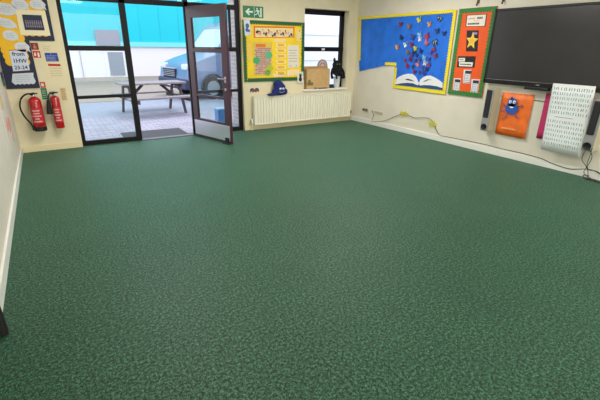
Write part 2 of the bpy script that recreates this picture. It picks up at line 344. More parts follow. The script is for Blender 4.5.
sheet('blue_block', BK, [(.058, 1.26), (.215, 1.26), (.21, 1.375), (.055, 1.375)], .003, .0045, C(34, 62, 150), sg)
b = nb(); lines(b, BK, .068, .2, 1.268, 1.345, 4, .0045, .005, .25, .3, .015, .035); text_bm(b, 'i', BK, .13, 1.35, .03, .005); obj('print', b, C(190, 200, 225), sg)
sheet('red_strip', BK, [(.072, 1.20), (.225, 1.195), (.222, 1.225), (.07, 1.23)], .003, .0045, C(178, 44, 40), sg)
b = nb(); lines(b, BK, .05, .15, 1.40, 1.47, 3, .003, .0038, .2, .3, .015, .04); lines(b, BK, .08, .24, 1.05, 1.18, 4, .003, .0038, .18, .3, .015, .04); obj('grey_print', b, C(158, 150, 140), sg)
sg = thing('extinguisher_label', 'narrow green and red instruction sign between the two fire extinguishers', 'sign', BK.p(-.09, .74, 0))
sheet('green_plate', BK, quadR(*sorted((ub(41.5, 94)[0], ub(47.5, 94)[0])), .745, .90), 0, .004, C(20, 112, 62), sg)
sheet('red_plate', BK, quadR(*sorted((ub(40.2, 85)[0], ub(45.5, 85)[0])), .905, .985), 0, .004, C(206, 60, 44), sg)
s0, s1 = sorted((ub(41.5, 94)[0], ub(47.5, 94)[0]))
b = nb(); lines(b, BK, s0+.012, s1-.008, .76, .885, 5, .004, .0045, .25, .3, .012, .03); rect(b, BK, s0+.02, s1-.02, .925, .965, .004, .0045); obj('print', b, C(200, 214, 200), sg)
s0, s1 = sorted((ub(61, 95)[0], ub(66.5, 95)[0]))
sg = thing('instruction_sign', 'narrow beige instruction sign between right-hand extinguisher and door frame', 'sign', BK.p((s0+s1)/2, .72, 0))
sheet('plate', BK, quadR(s0, s1, .715, .895), 0, .004, C(206, 184, 132), sg)
b = nb(); lines(b, BK, s0+.01, s1-.005, .73, .885, 6, .004, .0046, .3, .3, .012, .03); obj('print', b, C(150, 110, 70), sg)
# ------------------------------------------------------------------ fire extinguishers
red = mat('red enamel', (180, 16, 24), .25, coat=.5)
def extinguisher(x, zb, zt, r, label, co2):
    y = D-r-.03
    t = thing('fire_extinguisher', label, 'fire extinguisher', (x, D, zb))
    h = zt-zb
    b = nb(); lathe(b, [(r*.9, 0), (r, .012), (r, h-r*.9), (r*.93, h-r*.6), (r*.72, h-r*.28), (r*.35, h-r*.05), (r*.3, h)], (x, y, zb+(.05 if not co2 else 0))) if False else lathe(b, [(r*.9, 0), (r, .012), (r, h-r*.9), (r*.93, h-r*.6), (r*.72, h-r*.28), (r*.35, h-r*.05), (r*.3, h)], (x, y, zb))
    obj('cylinder', b, red, t, True)
    b = nb(); lathe(b, [(.018, 0), (.022, .01), (.022, .04), (.014, .05)], (x, y, zt-.01)); obj('valve', b, steel, t, True)
    b = nb(); box(b, x-.012, x+.012, y-.09, y+.01, zt+.03, zt+.042, .003); box(b, x-.01, x+.01, y-.085, y+.005, zt+.05, zt+.058, .003)
    box(b, x-.055, x+.055, y-.02, y+.015, zt+.035, zt+.05, .006); obj('lever_handle', b, black, t)
    # curved label round the front
    tb = bmesh.new(); z0, z1 = zb+h*.2, zb+h*.66; rr = r+.0012; k = 10
    va = [tb.verts.new((x+rr*math.sin(a), y-rr*math.cos(a), z0)) for a in [(-1.0+2.0*i/k) for i in range(k+1)]]
    vb = [tb.verts.new((v.co.x, v.co.y, z1)) for v in va]
    for i in range(k): tb.faces.new((va[i], va[i+1], vb[i+1], vb[i]))
    g = nb(); join(g, tb); lab = obj('body_label', g, C(190, 34, 38), t)
    g = nb()
    for i in range(5):
        zc = z0+(z1-z0)*(.12+.18*i)
        tb = bmesh.new(); rr = r+.0022; w = (.7, .35, .75, .5, .6)[i]
        va = [tb.verts.new((x+rr*math.sin(a), y-rr*math.cos(a), zc-.009)) for a in [(-w+2*w*j/8-.15) for j in range(9)]]; vb = [tb.verts.new((v.co.x, v.co.y, zc+.009)) for v in va]
        for j in range(8): tb.faces.new((va[j], va[j+1], vb[j+1], vb[j]))
        join(g, tb)
    obj('label_print', g, C(214, 170, 170), lab)
    b = nb(); box(b, x-.03, x+.03, y+r*.9, D, zt-.13, zt-.03, .004); box(b, x-.02, x+.02, y, y+r, zt+.0, zt+.01); obj('wall_bracket', b, rubber, t)
    if not co2:
        b = nb(); lathe(b, [(r*.98, -.025), (r*1.04, -.02), (r*1.04, .035), (r*1.0, .04)], (x, y, zb)); obj('base_ring', b, rubber, t, True)
        pts = smooth_path([(x-.01, y-.02, zt+.025), (x-.07, y-.02, zt+.04), (x-.15, y-.01, zt-.02), (x-.185, y, zt-.14), (x-.16, y, zt-.26), (x-.11, y-.01, zb+.10), (x-.085, y-.02, zb+.03)])
        b = nb(); tube(b, pts, .011, 10); obj('hose', b, rubber, t, True)
        b = nb(); tube(b, [(x-.088, y-.02, zb+.06), (x-.08, y-.02, zb-.01)], .016, 10); obj('nozzle', b, black, t, True)
    else:
        pts = smooth_path([(x-.01, y-.02, zt+.025), (x-.05, y-.03, zt+.03), (x-.075, y-.03, zt-.01), (x-.085, y-.03, zt-.07)])
        b = nb(); tube(b, pts, .01, 10); obj('swivel_pipe', b, black, t, True)
        b = nb(); tube(b, [(x-.085, y-.03, zt-.06), (x-.092, y-.03, zt-.12), (x-.098, y-.03, zt-.25)], .02, 14, rr=[.018, .024, .04]); obj('horn', b, rubber, t, True)
a0, a1 = on(1, D-.1, 34.5, 112.5).x, 0
extinguisher(on(1, D-.1, 37, 112).x, .345, .80, .078, 'red fire extinguisher with looped black hose, left of the pair on the wall', False)
extinguisher(on(1, D-.1, 57.5, 112).x, .335, .80, .058, 'slimmer red fire extinguisher with a black horn, nearer the door frame', True)
# ------------------------------------------------------------------ exit sign
s0, s1, z0, z1 = 3.105, 3.49, 1.962, 2.145
ex = thing('exit_sign', 'green exit sign with white left arrow and running figure above yellow board', 'sign', BK.p((s0+s1)/2, z0, 0))
sheet('plate', BK, quadR(s0, s1, z0, z1), 0, .012, C(14, 120, 62, r=.4), ex)
zc = (z0+z1)/2
b = nb(); P = [(s0+.04, zc), (s0+.105, zc+.058), (s0+.125, zc+.042), (s0+.095, zc+.014), (s0+.18, zc+.014), (s0+.18, zc-.014), (s0+.095, zc-.014), (s0+.125, zc-.042), (s0+.105, zc-.058)]
prism(b, BK, P, .012, .0135); obj('arrow', b, C(225, 240, 230), ex)
b = nb(); c = s0+.275
disc(b, BK, c-.012, zc+.055, .013, .013, .012, .0135, 12)
prism(b, BK, [(c-.022, zc+.038), (c+.014, zc+.038), (c+.018, zc-.012), (c-.004, zc-.014)], .012, .0135)
for q in ([(c-.02, zc+.036), (c-.05, zc+.008), (c-.042, zc), (c-.012, zc+.024)], [(c+.012, zc+.036), (c+.04, zc+.01), (c+.032, zc+.002), (c+.008, zc+.022)],
          [(c-.004, zc-.006), (c-.034, zc-.035), (c-.058, zc-.035), (c-.058, zc-.047), (c-.03, zc-.047), (c+.008, zc-.014)], [(c+.006, zc-.01), (c+.02, zc-.01), (c+.03, zc-.045), (c+.05, zc-.07), (c+.038, zc-.076), (c+.018, zc-.05)]): prism(b, BK, q, .012, .0135)
rect(b, BK, s0+.205, s0+.212, z0+.01, z1-.01, .012, .0132)
obj('running_figure', b, C(225, 240, 230), ex)
b = nb(); rect(b, BK, c+.045, c+.08, zc-.078, zc+.07, .012, .013); obj('doorway_symbol', b, C(200, 226, 208), ex)
# ------------------------------------------------------------------ yellow display board on the back wall
yb = thing('display_board', 'square yellow display board with green scalloped border left of the small window', 'display board', BK.p(3.71, .885, 0))
s0, s1, z0, z1 = 3.075, 4.352, .885, 1.922
sheet('board', BK, quadR(s0, s1, z0, z1), .002, .018, mat('bright yellow paper', (242, 206, 30), .6, var=.05, scale=8), yb)
b = nb()
for p0, p1 in (((s0, z0), (s1, z0)), ((s1, z0), (s1, z1)), ((s1, z1), (s0, z1)), ((s0, z1), (s0, z0))): scallop(b, BK, p0, p1, .07, .018, .022)
obj('green_border', b, dgrn, yb)
o = sheet('heading_strip', BK, qb((253, 26), (253.3, 38), (293.8, 37.6), (294, 26.8)), .018, .021, C(226, 110, 30), yb)
hs = shrink(qb((253, 26), (253.3, 38), (293.8, 37.6), (294, 26.8)), .93); hs = [(a, (z-1.69)*.86+1.69) for a, z in hs]
o2 = sheet('heading_paper', BK, hs, .021, .0225, C(238, 214, 150), o)
b1 = nb(); b2 = nb(); b3 = nb(); hx0, hx1 = min(p[0] for p in hs), max(p[0] for p in hs); hz0, hz1 = min(p[1] for p in hs), max(p[1] for p in hs)
for i in range(13):
    s = hx0+.04+i*(hx1-hx0-.08)/12; z = (hz0+hz1)/2+random.uniform(-.03, .03)
    [disc, disc][0]((b1, b2, b3)[i % 3], BK, s, z, .022, .035, .0225, .024, 10, random.random()*3)
    disc((b2, b3, b1)[i % 3], BK, s+.015, z-.03, .018, .018, .024, .0245, 8); disc((b3, b1, b2)[i % 3], BK, s-.01, z+.035, .016, .012, .024, .0245, 8)
obj('dark_cutouts', b1, C(40, 44, 40), o); obj('pink_cutouts', b2, C(224, 140, 124), o); obj('pale_cutouts', b3, C(206, 200, 190), o)
blk = qb((252, 42), (252.8, 76), (271.8, 75), (271.6, 41)); bs0, bs1, bz0, bz1 = blk[0][0]+.01, blk[2][0], blk[1][1], blk[0][1]
o = sheet('collage_paper', BK, quadR(bs0, bs1, bz0, bz1), .018, .021, C(222, 190, 80), yb)
b = nb(); rect(b, BK, bs0+.05, bs1-.13, bz1-.085, bz1-.03, .021, .0225); obj('orange_heading', b, C(228, 116, 40), o)
bb = [nb(), nb(), nb()]
for r in range(14):
    for k in range(7):
        s = bs0+.03+k*.052+(.02 if r % 2 else 0); z = bz0+.03+r*.033
        if z < bz1-.10 and s+.045 < bs1: rect(bb[random.choice((0, 0, 1, 1, 2))], BK, s, s+.044, z, z+.025, .021, .0222)
for q, cc in zip(bb, ((176, 112, 150), (146, 130, 160), (208, 150, 150))): obj('text_tiles', q, C(*cc), o)
for ds, dz, rr, cc in ((.06, .27, .07, (64, 170, 110)), (.31, .36, .075, (90, 178, 130)), (.33, .13, .07, (176, 190, 40)), (.28, .05, .06, (120, 170, 60))):
    b = nb(); disc(b, BK, bs0+ds, bz0+dz, rr, rr*.85, .0222, .0235, 20, 0, .06); obj('leaf_shape', b, C(*cc), o)
for i in range(6):
    q = qb((275, 43+i*5.6), (276.5, 47.2+i*5.5), (285.5, 46.8+i*5.5), (285, 43.4+i*5.5))
    o = sheet('small_paper', BK, q, .018, .0205, C(246, 228, 150) if i % 2 else C(244, 218, 160), yb)
    b = nb(); qa = shrink(q, .7); prism(b, BK, [(x, z) for x, z in qa], .0205, .0215); obj('writing', b, C(232, 176, 66), o)
q = qb((287, 45.5), (287.6, 68), (298.6, 67), (298, 45)); o = sheet('white_sheet', BK, q, .018, .022, C(226, 216, 196), yb)
b = nb(); lines(b, BK, q[0][0]+.03, q[2][0]-.03, q[1][1]+.1, q[0][1]-.06, 5, .022, .0225, .2, .3, .02, .04)
for f in (.25, .75): disc(b, BK, q[0][0]+f*(q[2][0]-q[0][0]), q[1][1]+.04, .01, .012, .022, .0235, 8)
obj('writing', b, C(150, 130, 130), o)
for q_, cc in ((((286.5, 70), (287, 76), (299, 74), (298.5, 69)), (244, 214, 160)), (((273.5, 39), (273.8, 42), (285.5, 42), (285.5, 39.2)), (240, 212, 150)), (((296, 30), (296, 41), (301, 41), (301, 30)), (236, 214, 140)),
               (((247, 44), (247.5, 60), (250.8, 60), (250.5, 44)), (240, 200, 96)), (((273, 74), (273.2, 77), (284, 76), (284, 73.2)), (242, 216, 170))):
    sheet('small_paper', BK, qb(*q_), .018, .0205, C(*cc), yb)
for i, (px, py) in enumerate(((300, 39), (300.5, 54), (300.2, 66), (299, 31), (279, 77.4), (265, 78))):
    s, z = ub(px, py); b = nb(); disc(b, BK, s, z, .012, .012, .022, .024, 8); obj('pin', b, C(190, 70, 60), yb)
def qpaper(name, lab, cat, pts, colr):
    q = qb(*pts); t = thing(name, lab, cat, BK.p((q[0][0]+q[2][0])/2, min(p[1] for p in q), 0)); sheet('paper', BK, q, .0225, .025, colr, t); return t, q
t, q = qpaper('drawing', 'small white drawing of a blue figure pinned at yellow board top left corner', 'drawing', ((243, 20), (244.5, 36), (250.5, 34.5), (249, 20)), C(214, 218, 226))
cx, cz = sum(p[0] for p in q)/4, sum(p[1] for p in q)/4
b = nb(); disc(b, BK, cx, cz+.03, .035, .04, .025, .027, 14); disc(b, BK, cx-.01, cz-.035, .03, .035, .025, .027, 12); disc(b, BK, cx+.03, cz-.05, .02, .025, .025, .027, 10); obj('blue_figure', b, C(66, 96, 160), t)
t, q = qpaper('picture_card', 'small white card with a black creature overlapping yellow board bottom right corner', 'card', ((296.3, 72.5), (297, 83.5), (303, 82.5), (302.5, 71.5)), C(222, 216, 200))
cx, cz = sum(p[0] for p in q)/4, sum(p[1] for p in q)/4
b = nb(); disc(b, BK, cx, cz+.035, .028, .03, .025, .027, 12); disc(b, BK, cx, cz-.03, .035, .045, .025, .027, 12)
for k in (-1, 1): prism(b, BK, [(cx+k*.028, cz+.05), (cx+k*.022, cz+.085), (cx+k*.006, cz+.06)], .025, .027)
obj('black_creature', b, C(22, 22, 28), t)
s, z = ub(254.5, 90.5)
t = thing('paper_cutout', 'small dark winged paper cutout on wall above the radiator left end', 'cutout', BK.p(s, z-.05, 0))
b = nb(); prism(b, BK, [(s, z+.02), (s-.03, z+.045), (s-.085, z+.035), (s-.095, z-.03), (s-.06, z-.015), (s-.03, z-.035), (s, z-.02), (s+.03, z-.035), (s+.06, z-.015), (s+.095, z-.03), (s+.085, z+.035), (s+.03, z+.045)], 0, .004); obj('wings', b, C(74, 56, 66), t)
b = nb(); disc(b, BK, s-.04, z, .016, .012, .004, .006); disc(b, BK, s+.04, z, .016, .012, .004, .006); disc(b, BK, s, z+.012, .012, .012, .004, .006); obj('spots', b, C(176, 90, 90), t)
# ------------------------------------------------------------------ plush toys
def remesh_obj(name, bm, m, parent, vox):
    o = obj(name, bm, m, parent, 'all'); md = o.modifiers.new('r', 'REMESH'); md.mode = 'VOXEL'; md.voxel_size = vox; md.use_smooth_shade = True
    sm = o.modifiers.new('s', 'SMOOTH'); sm.factor = .5; sm.iterations = 4; return o
bluef = mat('navy blue plush', (24, 38, 104), .9, var=.25, scale=60, bump=.6); blackf = mat('black plush', (12, 12, 15), .95, var=.3, scale=60, bump=.6)
tx, ty, tz = 3.71, D-.10, rz1+.013
t = thing('plush_toy', 'dark blue plush toy with white eyes sitting on top of the radiator', 'toy', (tx, ty, tz))
b = nb(); ell(b, (tx+.04, ty, tz+.07), (.16, .075, .07)); ell(b, (tx+.05, ty, tz+.15), (.125, .07, .08)); ell(b, (tx+.02, ty, tz+.215), (.105, .06, .055))
ell(b, (tx-.125, ty-.02, tz+.025), (.11, .055, .025)); ell(b, (tx+.14, ty-.02, tz+.07), (.07, .05, .06)); ell(b, (tx+.03, ty, tz+.265), (.03, .02, .02))
remesh_obj('body', b, bluef, t, .008)
b = nb()
for s in (0, .06): ell(b, (tx+.035+s, ty-.068, tz+.125), (.024, .012, .022))
obj('eyes', b, C(226, 228, 236), t, 'all')
b = nb()
for s in (0, .06): ell(b, (tx+.035+s, ty-.081, tz+.122), (.008, .004, .01))
obj('pupils', b, black, t, 'all')
b = nb(); tube(b, smooth_path([(tx+.0, ty-.075, tz+.075), (tx+.06, ty-.082, tz+.06), (tx+.115, ty-.075, tz+.08)]), .005, 6); obj('mouth', b, C(150, 160, 200), t, 'all')
# window sill objects (on the inner ledge)
ZS = WZ0+.004
cb = thing('cardboard_box', 'open brown cardboard box standing on the window sill behind the radiator', 'box', (4.71, D+.06, ZS))
bx0, bx1 = 4.43, 4.995; card = mat('brown cardboard', (204, 166, 112), .8, var=.06, scale=14)
b = nb(); box(b, bx0, bx1, D+.005, D+.010, ZS, ZS+.385, .001, 1); box(b, bx0, bx1, D+.112, D+.117, ZS, ZS+.385); box(b, bx0, bx0+.005, D+.005, D+.117, ZS, ZS+.385); box(b, bx1-.005, bx1, D+.005, D+.117, ZS, ZS+.385); box(b, bx0, bx1, D+.005, D+.117, ZS, ZS+.005)
obj('carton', b, card, cb)
b = nb(); box(b, bx0+.002, bx1-.002, -.002, .002, 0, .05, M=Matrix.Translation((0, D+.115, ZS+.385)) @ Matrix.Rotation(.35, 4, 'X')); obj('flap', b, mat('cardboard inside', (202, 164, 112), .8), cb)
b = nb(); rect(b, BK, bx0+.02, bx0+.16, ZS+.07, ZS+.13, -.005, -.004); disc(b, BK, bx0+.07, ZS+.15, .035, .03, -.005, -.004, 12, 0, .1); obj('print', b, C(120, 112, 56), cb)
# rainbow ornament standing on box contents / ledge behind the box
rn = thing('rainbow_ornament', 'small wooden rainbow arch ornament showing above the cardboard box', 'ornament', (4.87, D+.13, ZS))
rc, rzc = 4.89, ZS+.40
RB = Frame((0, D+.122, 0), (1, 0, 0), (0, -1, 0))
for i, (r, cc) in enumerate(((.13, (176, 150, 140)), (.105, (206, 180, 170)), (.08, (170, 140, 128)), (.055, (216, 190, 176)))):
    P = [(rc+r*math.cos(a), rzc+r*1.25*math.sin(a)) for a in [PI*k/20 for k in range(21)]]; P += [(rc-r, ZS)] + [(rc-r+.022, ZS)]
    P += [(rc-(r-.022)*math.cos(a), rzc+(r-.022)*1.25*math.sin(a)) for a in [PI*k/20 for k in range(21)]]+[(rc+r-.022, ZS), (rc+r, ZS)]
    b = nb(); prism(b, RB, P, -.02, .0); obj('arch', b, C(*cc), rn)
# white tub and black long-armed plush on it
px_, py_ = 5.215, D+.055
b = nb(); lathe(b, [(.052, 0), (.06, .01), (.068, .21), (.072, .22), (.068, .225)], (px_, py_, ZS)); o = obj('storage_tub', b, C(224, 224, 226, r=.4), None, True); tag(o, 'white round tub on the window sill beneath the black plush toy', 'tub')
t = thing('plush_toy', 'black plush creature with long arms and pointed ears sitting in the window', 'toy', (px_, py_, ZS+.225))
zb = ZS+.226
b = nb(); ell(b, (px_-.01, py_, zb+.118), (.125, .06, .105)); ell(b, (px_-.01, py_, zb+.22), (.112, .06, .10))
for k in (-1, 1):
    ell(b, (px_-.01+k*.07, py_, zb+.325), (.03, .022, .045)); tube(b, smooth_path([(px_-.01+k*.10, py_-.01, zb+.17), (px_-.01+k*.15, py_-.03, zb+.09), (px_-.01+k*.155, py_-.05, zb+.0)]), .027, 10)
    ell(b, (px_-.01+k*.152, py_-.055, zb-.015), (.034, .028, .034))
    tube(b, [(px_-.01+k*.06, py_-.03, zb+.05), (px_-.01+k*.07, py_-.09, zb+.03), (px_-.01+k*.07, py_-.112, zb-.04)], .028, 10)
remesh_obj('body', b, blackf, t, .008)
b = nb()
for k in (-1, 1): ell(b, (px_-.02+k*.03, py_-.058, zb+.245), (.011, .008, .011))
obj('eyes', b, C(150, 160, 80), t, 'all')
b = nb(); box(b, 4.70, 4.92, D-.026, D-.008, ZS, ZS+.018, .005); o = obj('marker_pen', b, C(40, 36, 40)); tag(o, 'dark marker pen lying on the sill edge before the cardboard box', 'pen')
b = nb(); box(b, 5.02, 5.125, D-.0, D+.05, ZS, ZS+.045, .008); o = obj('small_box', b, C(30, 34, 60)); tag(o, 'small dark navy box on sill between cardboard box and white tub', 'box')
b = nb(); box(b, 4.62, 4.66, D-.026, D-.006, ZS, ZS+.025, .006); o = obj('eraser', b, C(44, 38, 36)); tag(o, 'tiny dark block on the sill edge left of the marker pen', 'eraser')
# ------------------------------------------------------------------ blue butterfly board on the right wall
bbd = thing('display_board', 'large blue display board with yellow border, paper butterflies and an open book', 'display board', RW.p(-5.68, .79, 0))
TL, TR, BR, N1, N2, N3 = ur(360.3, 17), ur(457.5, 9.5), ur(446, 94.5), ur(393.8, 87.5), ur(396, 64), ur(384.5, 64.3)
TL = (-6.86, 2.07); TR = (-4.515, 2.067); BR = (-4.51, .79); N1 = (-5.735, .79); N2 = (-5.735, 1.215); N3 = (-6.06, 1.215)
sheet('fabric_backing', RW, [(-6.82, 2.03), (-6.79, 1.26), (-6.76, 1.035), (-6.45, 1.10), (-6.05, 1.175), (-5.70, 1.19), (-5.70, .83), (-4.55, .83), (-4.55, 2.03)], .002, .016, clothb, bbd)
b = nb(); w = .062
scallop(b, RW, N1, BR, w, .016, .024, .04); scallop(b, RW, BR, TR, w, .016, .024, .04); scallop(b, RW, TR, TL, w*.8, .016, .024, .04)
scallop(b, RW, TL, (-6.80, 1.245), w, .016, .024, .04); scallop(b, RW, N2, N1, w, .016, .024, .04); scallop(b, RW, (-6.06, 1.19), (-5.70, 1.19), .055, .016, .024, .04)
obj('yellow_border', b, yel2, bbd)
def qr(*pts): return [ur(*p) for p in pts]
cov = qr((395.5, 81), (396, 86), (420, 89.5), (444.5, 91), (444.5, 84))
o = sheet('book_cover', RW, cov, .016, .022, C(34, 74, 130), bbd)
lp = qr((396.3, 84.3), (396.8, 79.8), (400, 76.8), (404.5, 74.7), (409, 73.7), (413.5, 74), (417, 77), (420, 83.5), (419, 85.3), (414, 83.2), (408, 82.8), (402, 83.3))
rp = qr((420, 83.5), (421.5, 79.5), (424.8, 76.8), (428, 75.7), (431.5, 75.6), (436, 77.5), (440, 80), (443.6, 82.8), (443.6, 88), (438, 86.2), (431, 85.2), (425, 85), (421, 85.5))
sheet('left_page', RW, lp, .022, .03, C(232, 232, 234), o); sheet('right_page', RW, rp, .022, .03, C(232, 232, 234), o)
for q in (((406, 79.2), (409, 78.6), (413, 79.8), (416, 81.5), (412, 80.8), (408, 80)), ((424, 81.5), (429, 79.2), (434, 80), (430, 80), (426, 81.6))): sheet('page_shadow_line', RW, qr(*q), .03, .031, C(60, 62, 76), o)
bf = [(188, 98, 'm'), (222, 108, 'b'), (263, 80, 'y'), (303, 98, 'o'), (343, 78, 'k'), (335, 125, 'n'), (362, 135, 'n'), (190, 152, 'n'), (175, 190, 'o'), (208, 180, 'w'), (232, 180, 'm'),
      (265, 158, 'w'), (265, 138, 's'), (295, 145, 'r'), (290, 173, 'p'), (326, 172, 'k'), (247, 196, 'y'), (215, 210, 'b'), (240, 208, 'n'), (268, 205, 'n'), (322, 199, 'm'), (308, 213, 'd'),
      (327, 224, 'm'), (285, 255, 'w'), (205, 243, 'r'), (226, 238, 'm'), (246, 243, 'd'), (265, 238, 'd'), (282, 232, 's'), (214, 265, 'r'), (237, 268, 'n'), (257, 258, 'p'), (275, 272, 'd'),
      (292, 278, 'n'), (302, 260, 'm'), (243, 288, 'm'), (262, 290, 'd'), (281, 292, 'd'), (236, 150, 'd'), (252, 221, 'n'), (300, 238, 'd'), (232, 222, 'd')]
pal = {'m': (122, 28, 72), 'b': (128, 104, 84), 'y': (190, 190, 60), 'o': (208, 140, 78), 'k': (34, 40, 60), 'n': (22, 46, 104), 'w': (225, 230, 238), 's': (120, 176, 214), 'r': (160, 26, 58), 'p': (206, 110, 120), 'd': (64, 66, 150)}
for i, (cx, cy, k) in enumerate(bf):
    s, z = ur(355+cx/4, cy/4); a = random.uniform(-.6, .6); sc = random.uniform(.85, 1.15)*(1.15 if cy < 200 else .95)
    b = nb()
    for sg_ in (-1, 1):
        t = bmesh.new()
        P = [(0, .005), (.012, .035), (.035, .045), (.045, .03), (.036, .006), (.028, -.006), (.034, -.022), (.022, -.036), (.006, -.022), (0, -.008)]
        vs = []
        for x, y in P:
            x_, y_ = x*sc*sg_, y*sc; X = x_*math.cos(a)-y_*math.sin(a); Y = x_*math.sin(a)+y_*math.cos(a); vs.append((s+X, z+Y, .019+abs(x)*sc*.45))
        va = [t.verts.new(RW.p(*v)) for v in vs]; vb = [t.verts.new(RW.p(v[0], v[1], v[2]+.0015)) for v in vs]
        t.faces.new(va); t.faces.new(vb[::-1]); n = len(va)
        for j in range(n): t.faces.new((va[j], va[(j+1) % n], vb[(j+1) % n], vb[j]))
        bmesh.ops.recalc_face_normals(t, faces=t.faces[:]); join(b, t)
    o = obj('paper_butterfly', b, C(*pal[k]), bbd)
    b = nb(); e = .03*sc; tube(b, [RW.p(s+e*math.sin(a), z-e*math.cos(a), .019), RW.p(s-e*math.sin(a), z+e*math.cos(a), .019)], .0035, 6)
    if k in 'kw':
        for sg_ in (-1, 1):
            X = .025*sc*sg_; disc(b, RW, s+X*math.cos(a)-.02*math.sin(a), z+X*math.sin(a)+.02*math.cos(a), .009, .012, .033, .036, 8)
    obj('butterfly_body', b, C(214, 214, 170) if k == 'k' else C(30, 30, 44), o)
# ------------------------------------------------------------------ orange star board
ob = thing('display_board', 'narrow orange display board with green border and yellow star beside the television', 'display board', RW.p(-4.15, .806, 0))
s0, s1, z0, z1 = -4.462, -3.832, .808, 2.069
sheet('board', RW, quadR(s0, s1, z0, z1), .001, .018, orange, ob)
b = nb()
for p0, p1 in (((s0, z0), (s1, z0)), ((s1, z0), (s1, z1)), ((s1, z1), (s0, z1)), ((s0, z1), (s0, z0))): scallop(b, RW, p0, p1, .072, .018, .023)
obj('green_border', b, grn, ob)
q = qr((467.2, 26.3), (485.3, 26), (487, 14.6), (468.3, 15.6)); o = sheet('sign_backing', RW, shrink(q, 1.1), .018, .0195, C(40, 30, 26), ob); o2 = sheet('title_card', RW, q, .0195, .021, C(236, 226, 214), ob)
a0, a1, c0, c1 = q[0][0]+.02, q[2][0]-.02, q[0][1], q[2][1]
b = nb(); lines(b, RW, a0+.15, a1-.01, c0+(c1-c0)*.6, c0+(c1-c0)*.85, 1, .021, .022, .75, .5, .012, .028); lines(b, RW, a0, a0+.2, c0+(c1-c0)*.1, c0+(c1-c0)*.32, 1, .021, .022, .75, .5, .012, .028)
obj('black_writing', b, ink, o2)
b = nb(); lines(b, RW, a0, a0+.13, c0+(c1-c0)*.6, c0+(c1-c0)*.8, 1, .021, .022, .6, .5, .012, .028); lines(b, RW, a0+.1, a1-.05, c0+(c1-c0)*.38, c0+(c1-c0)*.55, 1, .021, .022, .3, .5, .012, .028); obj('pink_writing', b, C(212, 150, 150), o2)
q = qr((466.8, 51.3), (478.2, 51.5), (479.6, 30.4), (467.8, 30.4)); o = sheet('star_card', RW, q, .018, .021, C(26, 24, 34), ob)
sc_, sz_ = ur(472.9, 41); sc_ += .0
b = nb(); P = [(sc_+(.108 if i % 2 == 0 else .048)*math.sin(i*PI/5+.06), sz_+(.125 if i % 2 == 0 else .055)*math.cos(i*PI/5+.06)) for i in range(10)]
prism(b, RW, P, .021, .026); st = obj('star', b, C(240, 206, 74), o)
b = nb(); P = [(sc_+(.06 if i % 2 == 0 else .027)*math.sin(i*PI/5+.06), sz_+(.07 if i % 2 == 0 else .031)*math.cos(i*PI/5+.06)) for i in range(10)]; prism(b, RW, P, .026, .0275); obj('star_centre', b, C(232, 178, 60), st)
s_, z_ = ur(476, 33.5); b = nb(); rect(b, RW, s_-.05, s_+.035, z_-.015, z_+.015, .021, .0225); obj('small_print', b, C(170, 140, 200), o)
q = qr((457.8, 67.2), (475.2, 67.5), (476.6, 56.2), (458.8, 56.2)); o = sheet('label_card', RW, q, .018, .021, C(22, 20, 24), ob)
o2 = sheet('upper_label', RW, qr((459.5, 61.5), (465.7, 61.5), (466, 58), (459.7, 58)), .021, .0225, paper, o); o3 = sheet('lower_label', RW, qr((459.8, 66.2), (473.2, 66.6), (473.8, 62.3), (460.2, 62)), .021, .0225, paper, o)
b = nb(); q = qr((460.2, 60.8), (465.2, 58.7)); lines(b, RW, q[0][0], q[1][0], q[0][1], q[1][1], 1, .0225, .0235, .4, .4, .012, .02); q = qr((461, 65.2), (472.8, 63.4)); lines(b, RW, q[0][0], q[1][0], q[0][1], q[1][1], 1, .0225, .0235, .5, .4, .012, .025); obj('writing', b, ink, o)
for q in (((463.7, 83), (470.7, 83.3), (472.3, 69.8), (464.6, 69.6)), ((453.6, 91), (460, 91.4), (461.8, 78.4), (454.9, 78.2)), ((471.4, 92.2), (478.2, 93), (480.6, 79.3), (472.4, 79.1))):
    Q = qr(*q); o = sheet('chart_card', RW, Q, .018, .021, C(222, 220, 224), ob); s0_, s1_ = Q[0][0]+.012, Q[1][0]-.006; zb_, zt_ = Q[0][1]+.012, Q[3][1]-.012
    sheet('chart_heading', RW, quadR(s0_, s1_, zt_-.045, zt_), .021, .0222, C(50, 48, 66), o)
    b = nb(); rect(b, RW, s0_, s0_+.006, zb_, zt_, .021, .0222); rect(b, RW, s1_-.006, s1_, zb_, zt_, .021, .0222); rect(b, RW, s0_, s1_, zb_, zb_+.006, .021, .0222); obj('chart_frame', b, C(90, 80, 100), o)
    b = nb(); lines(b, RW, s0_+.018, s1_-.018, zb_+.02, zt_-.055, 4, .021, .022, .3, .5, .01, .02); obj('chart_writing', b, C(120, 116, 150), o)
# ------------------------------------------------------------------ television
TY0, TY1, TZ0, TZ1 = -3.797, -2.13, 1.035, 2.022
tv = thing('television', 'large black wall-mounted television screen on the right wall', 'television', RW.p((TY0+TY1)/2, TZ0, 0))
def rbox(bm, s0, s1, z0, z1, d0, d1, bev=.004):
    box(bm, W-d1, W-d0, -s1, -s0, z0, z1, bev, 2)
b = nb(); rbox(b, TY0, TY1, TZ0, TZ1, .045, .088, .004)
for s0, s1, z0, z1 in ((TY0, TY1, TZ1-.03, TZ1), (TY0, TY1, TZ0, TZ0+.062), (TY0, TY0+.03, TZ0, TZ1), (TY1-.03, TY1, TZ0, TZ1)): rbox(b, s0, s1, z0, z1, .08, .10, .004)
obj('bezel', b, mat('glossy black bezel', (8, 8, 10), .3), tv)
b = nb(); rbox(b, TY0+.028, TY1-.028, TZ0+.06, TZ1-.028, .088, .091, 0); obj('screen', b, mat('switched off screen', (46, 44, 46), .22, spec=.6, var=.1, scale=2), tv)
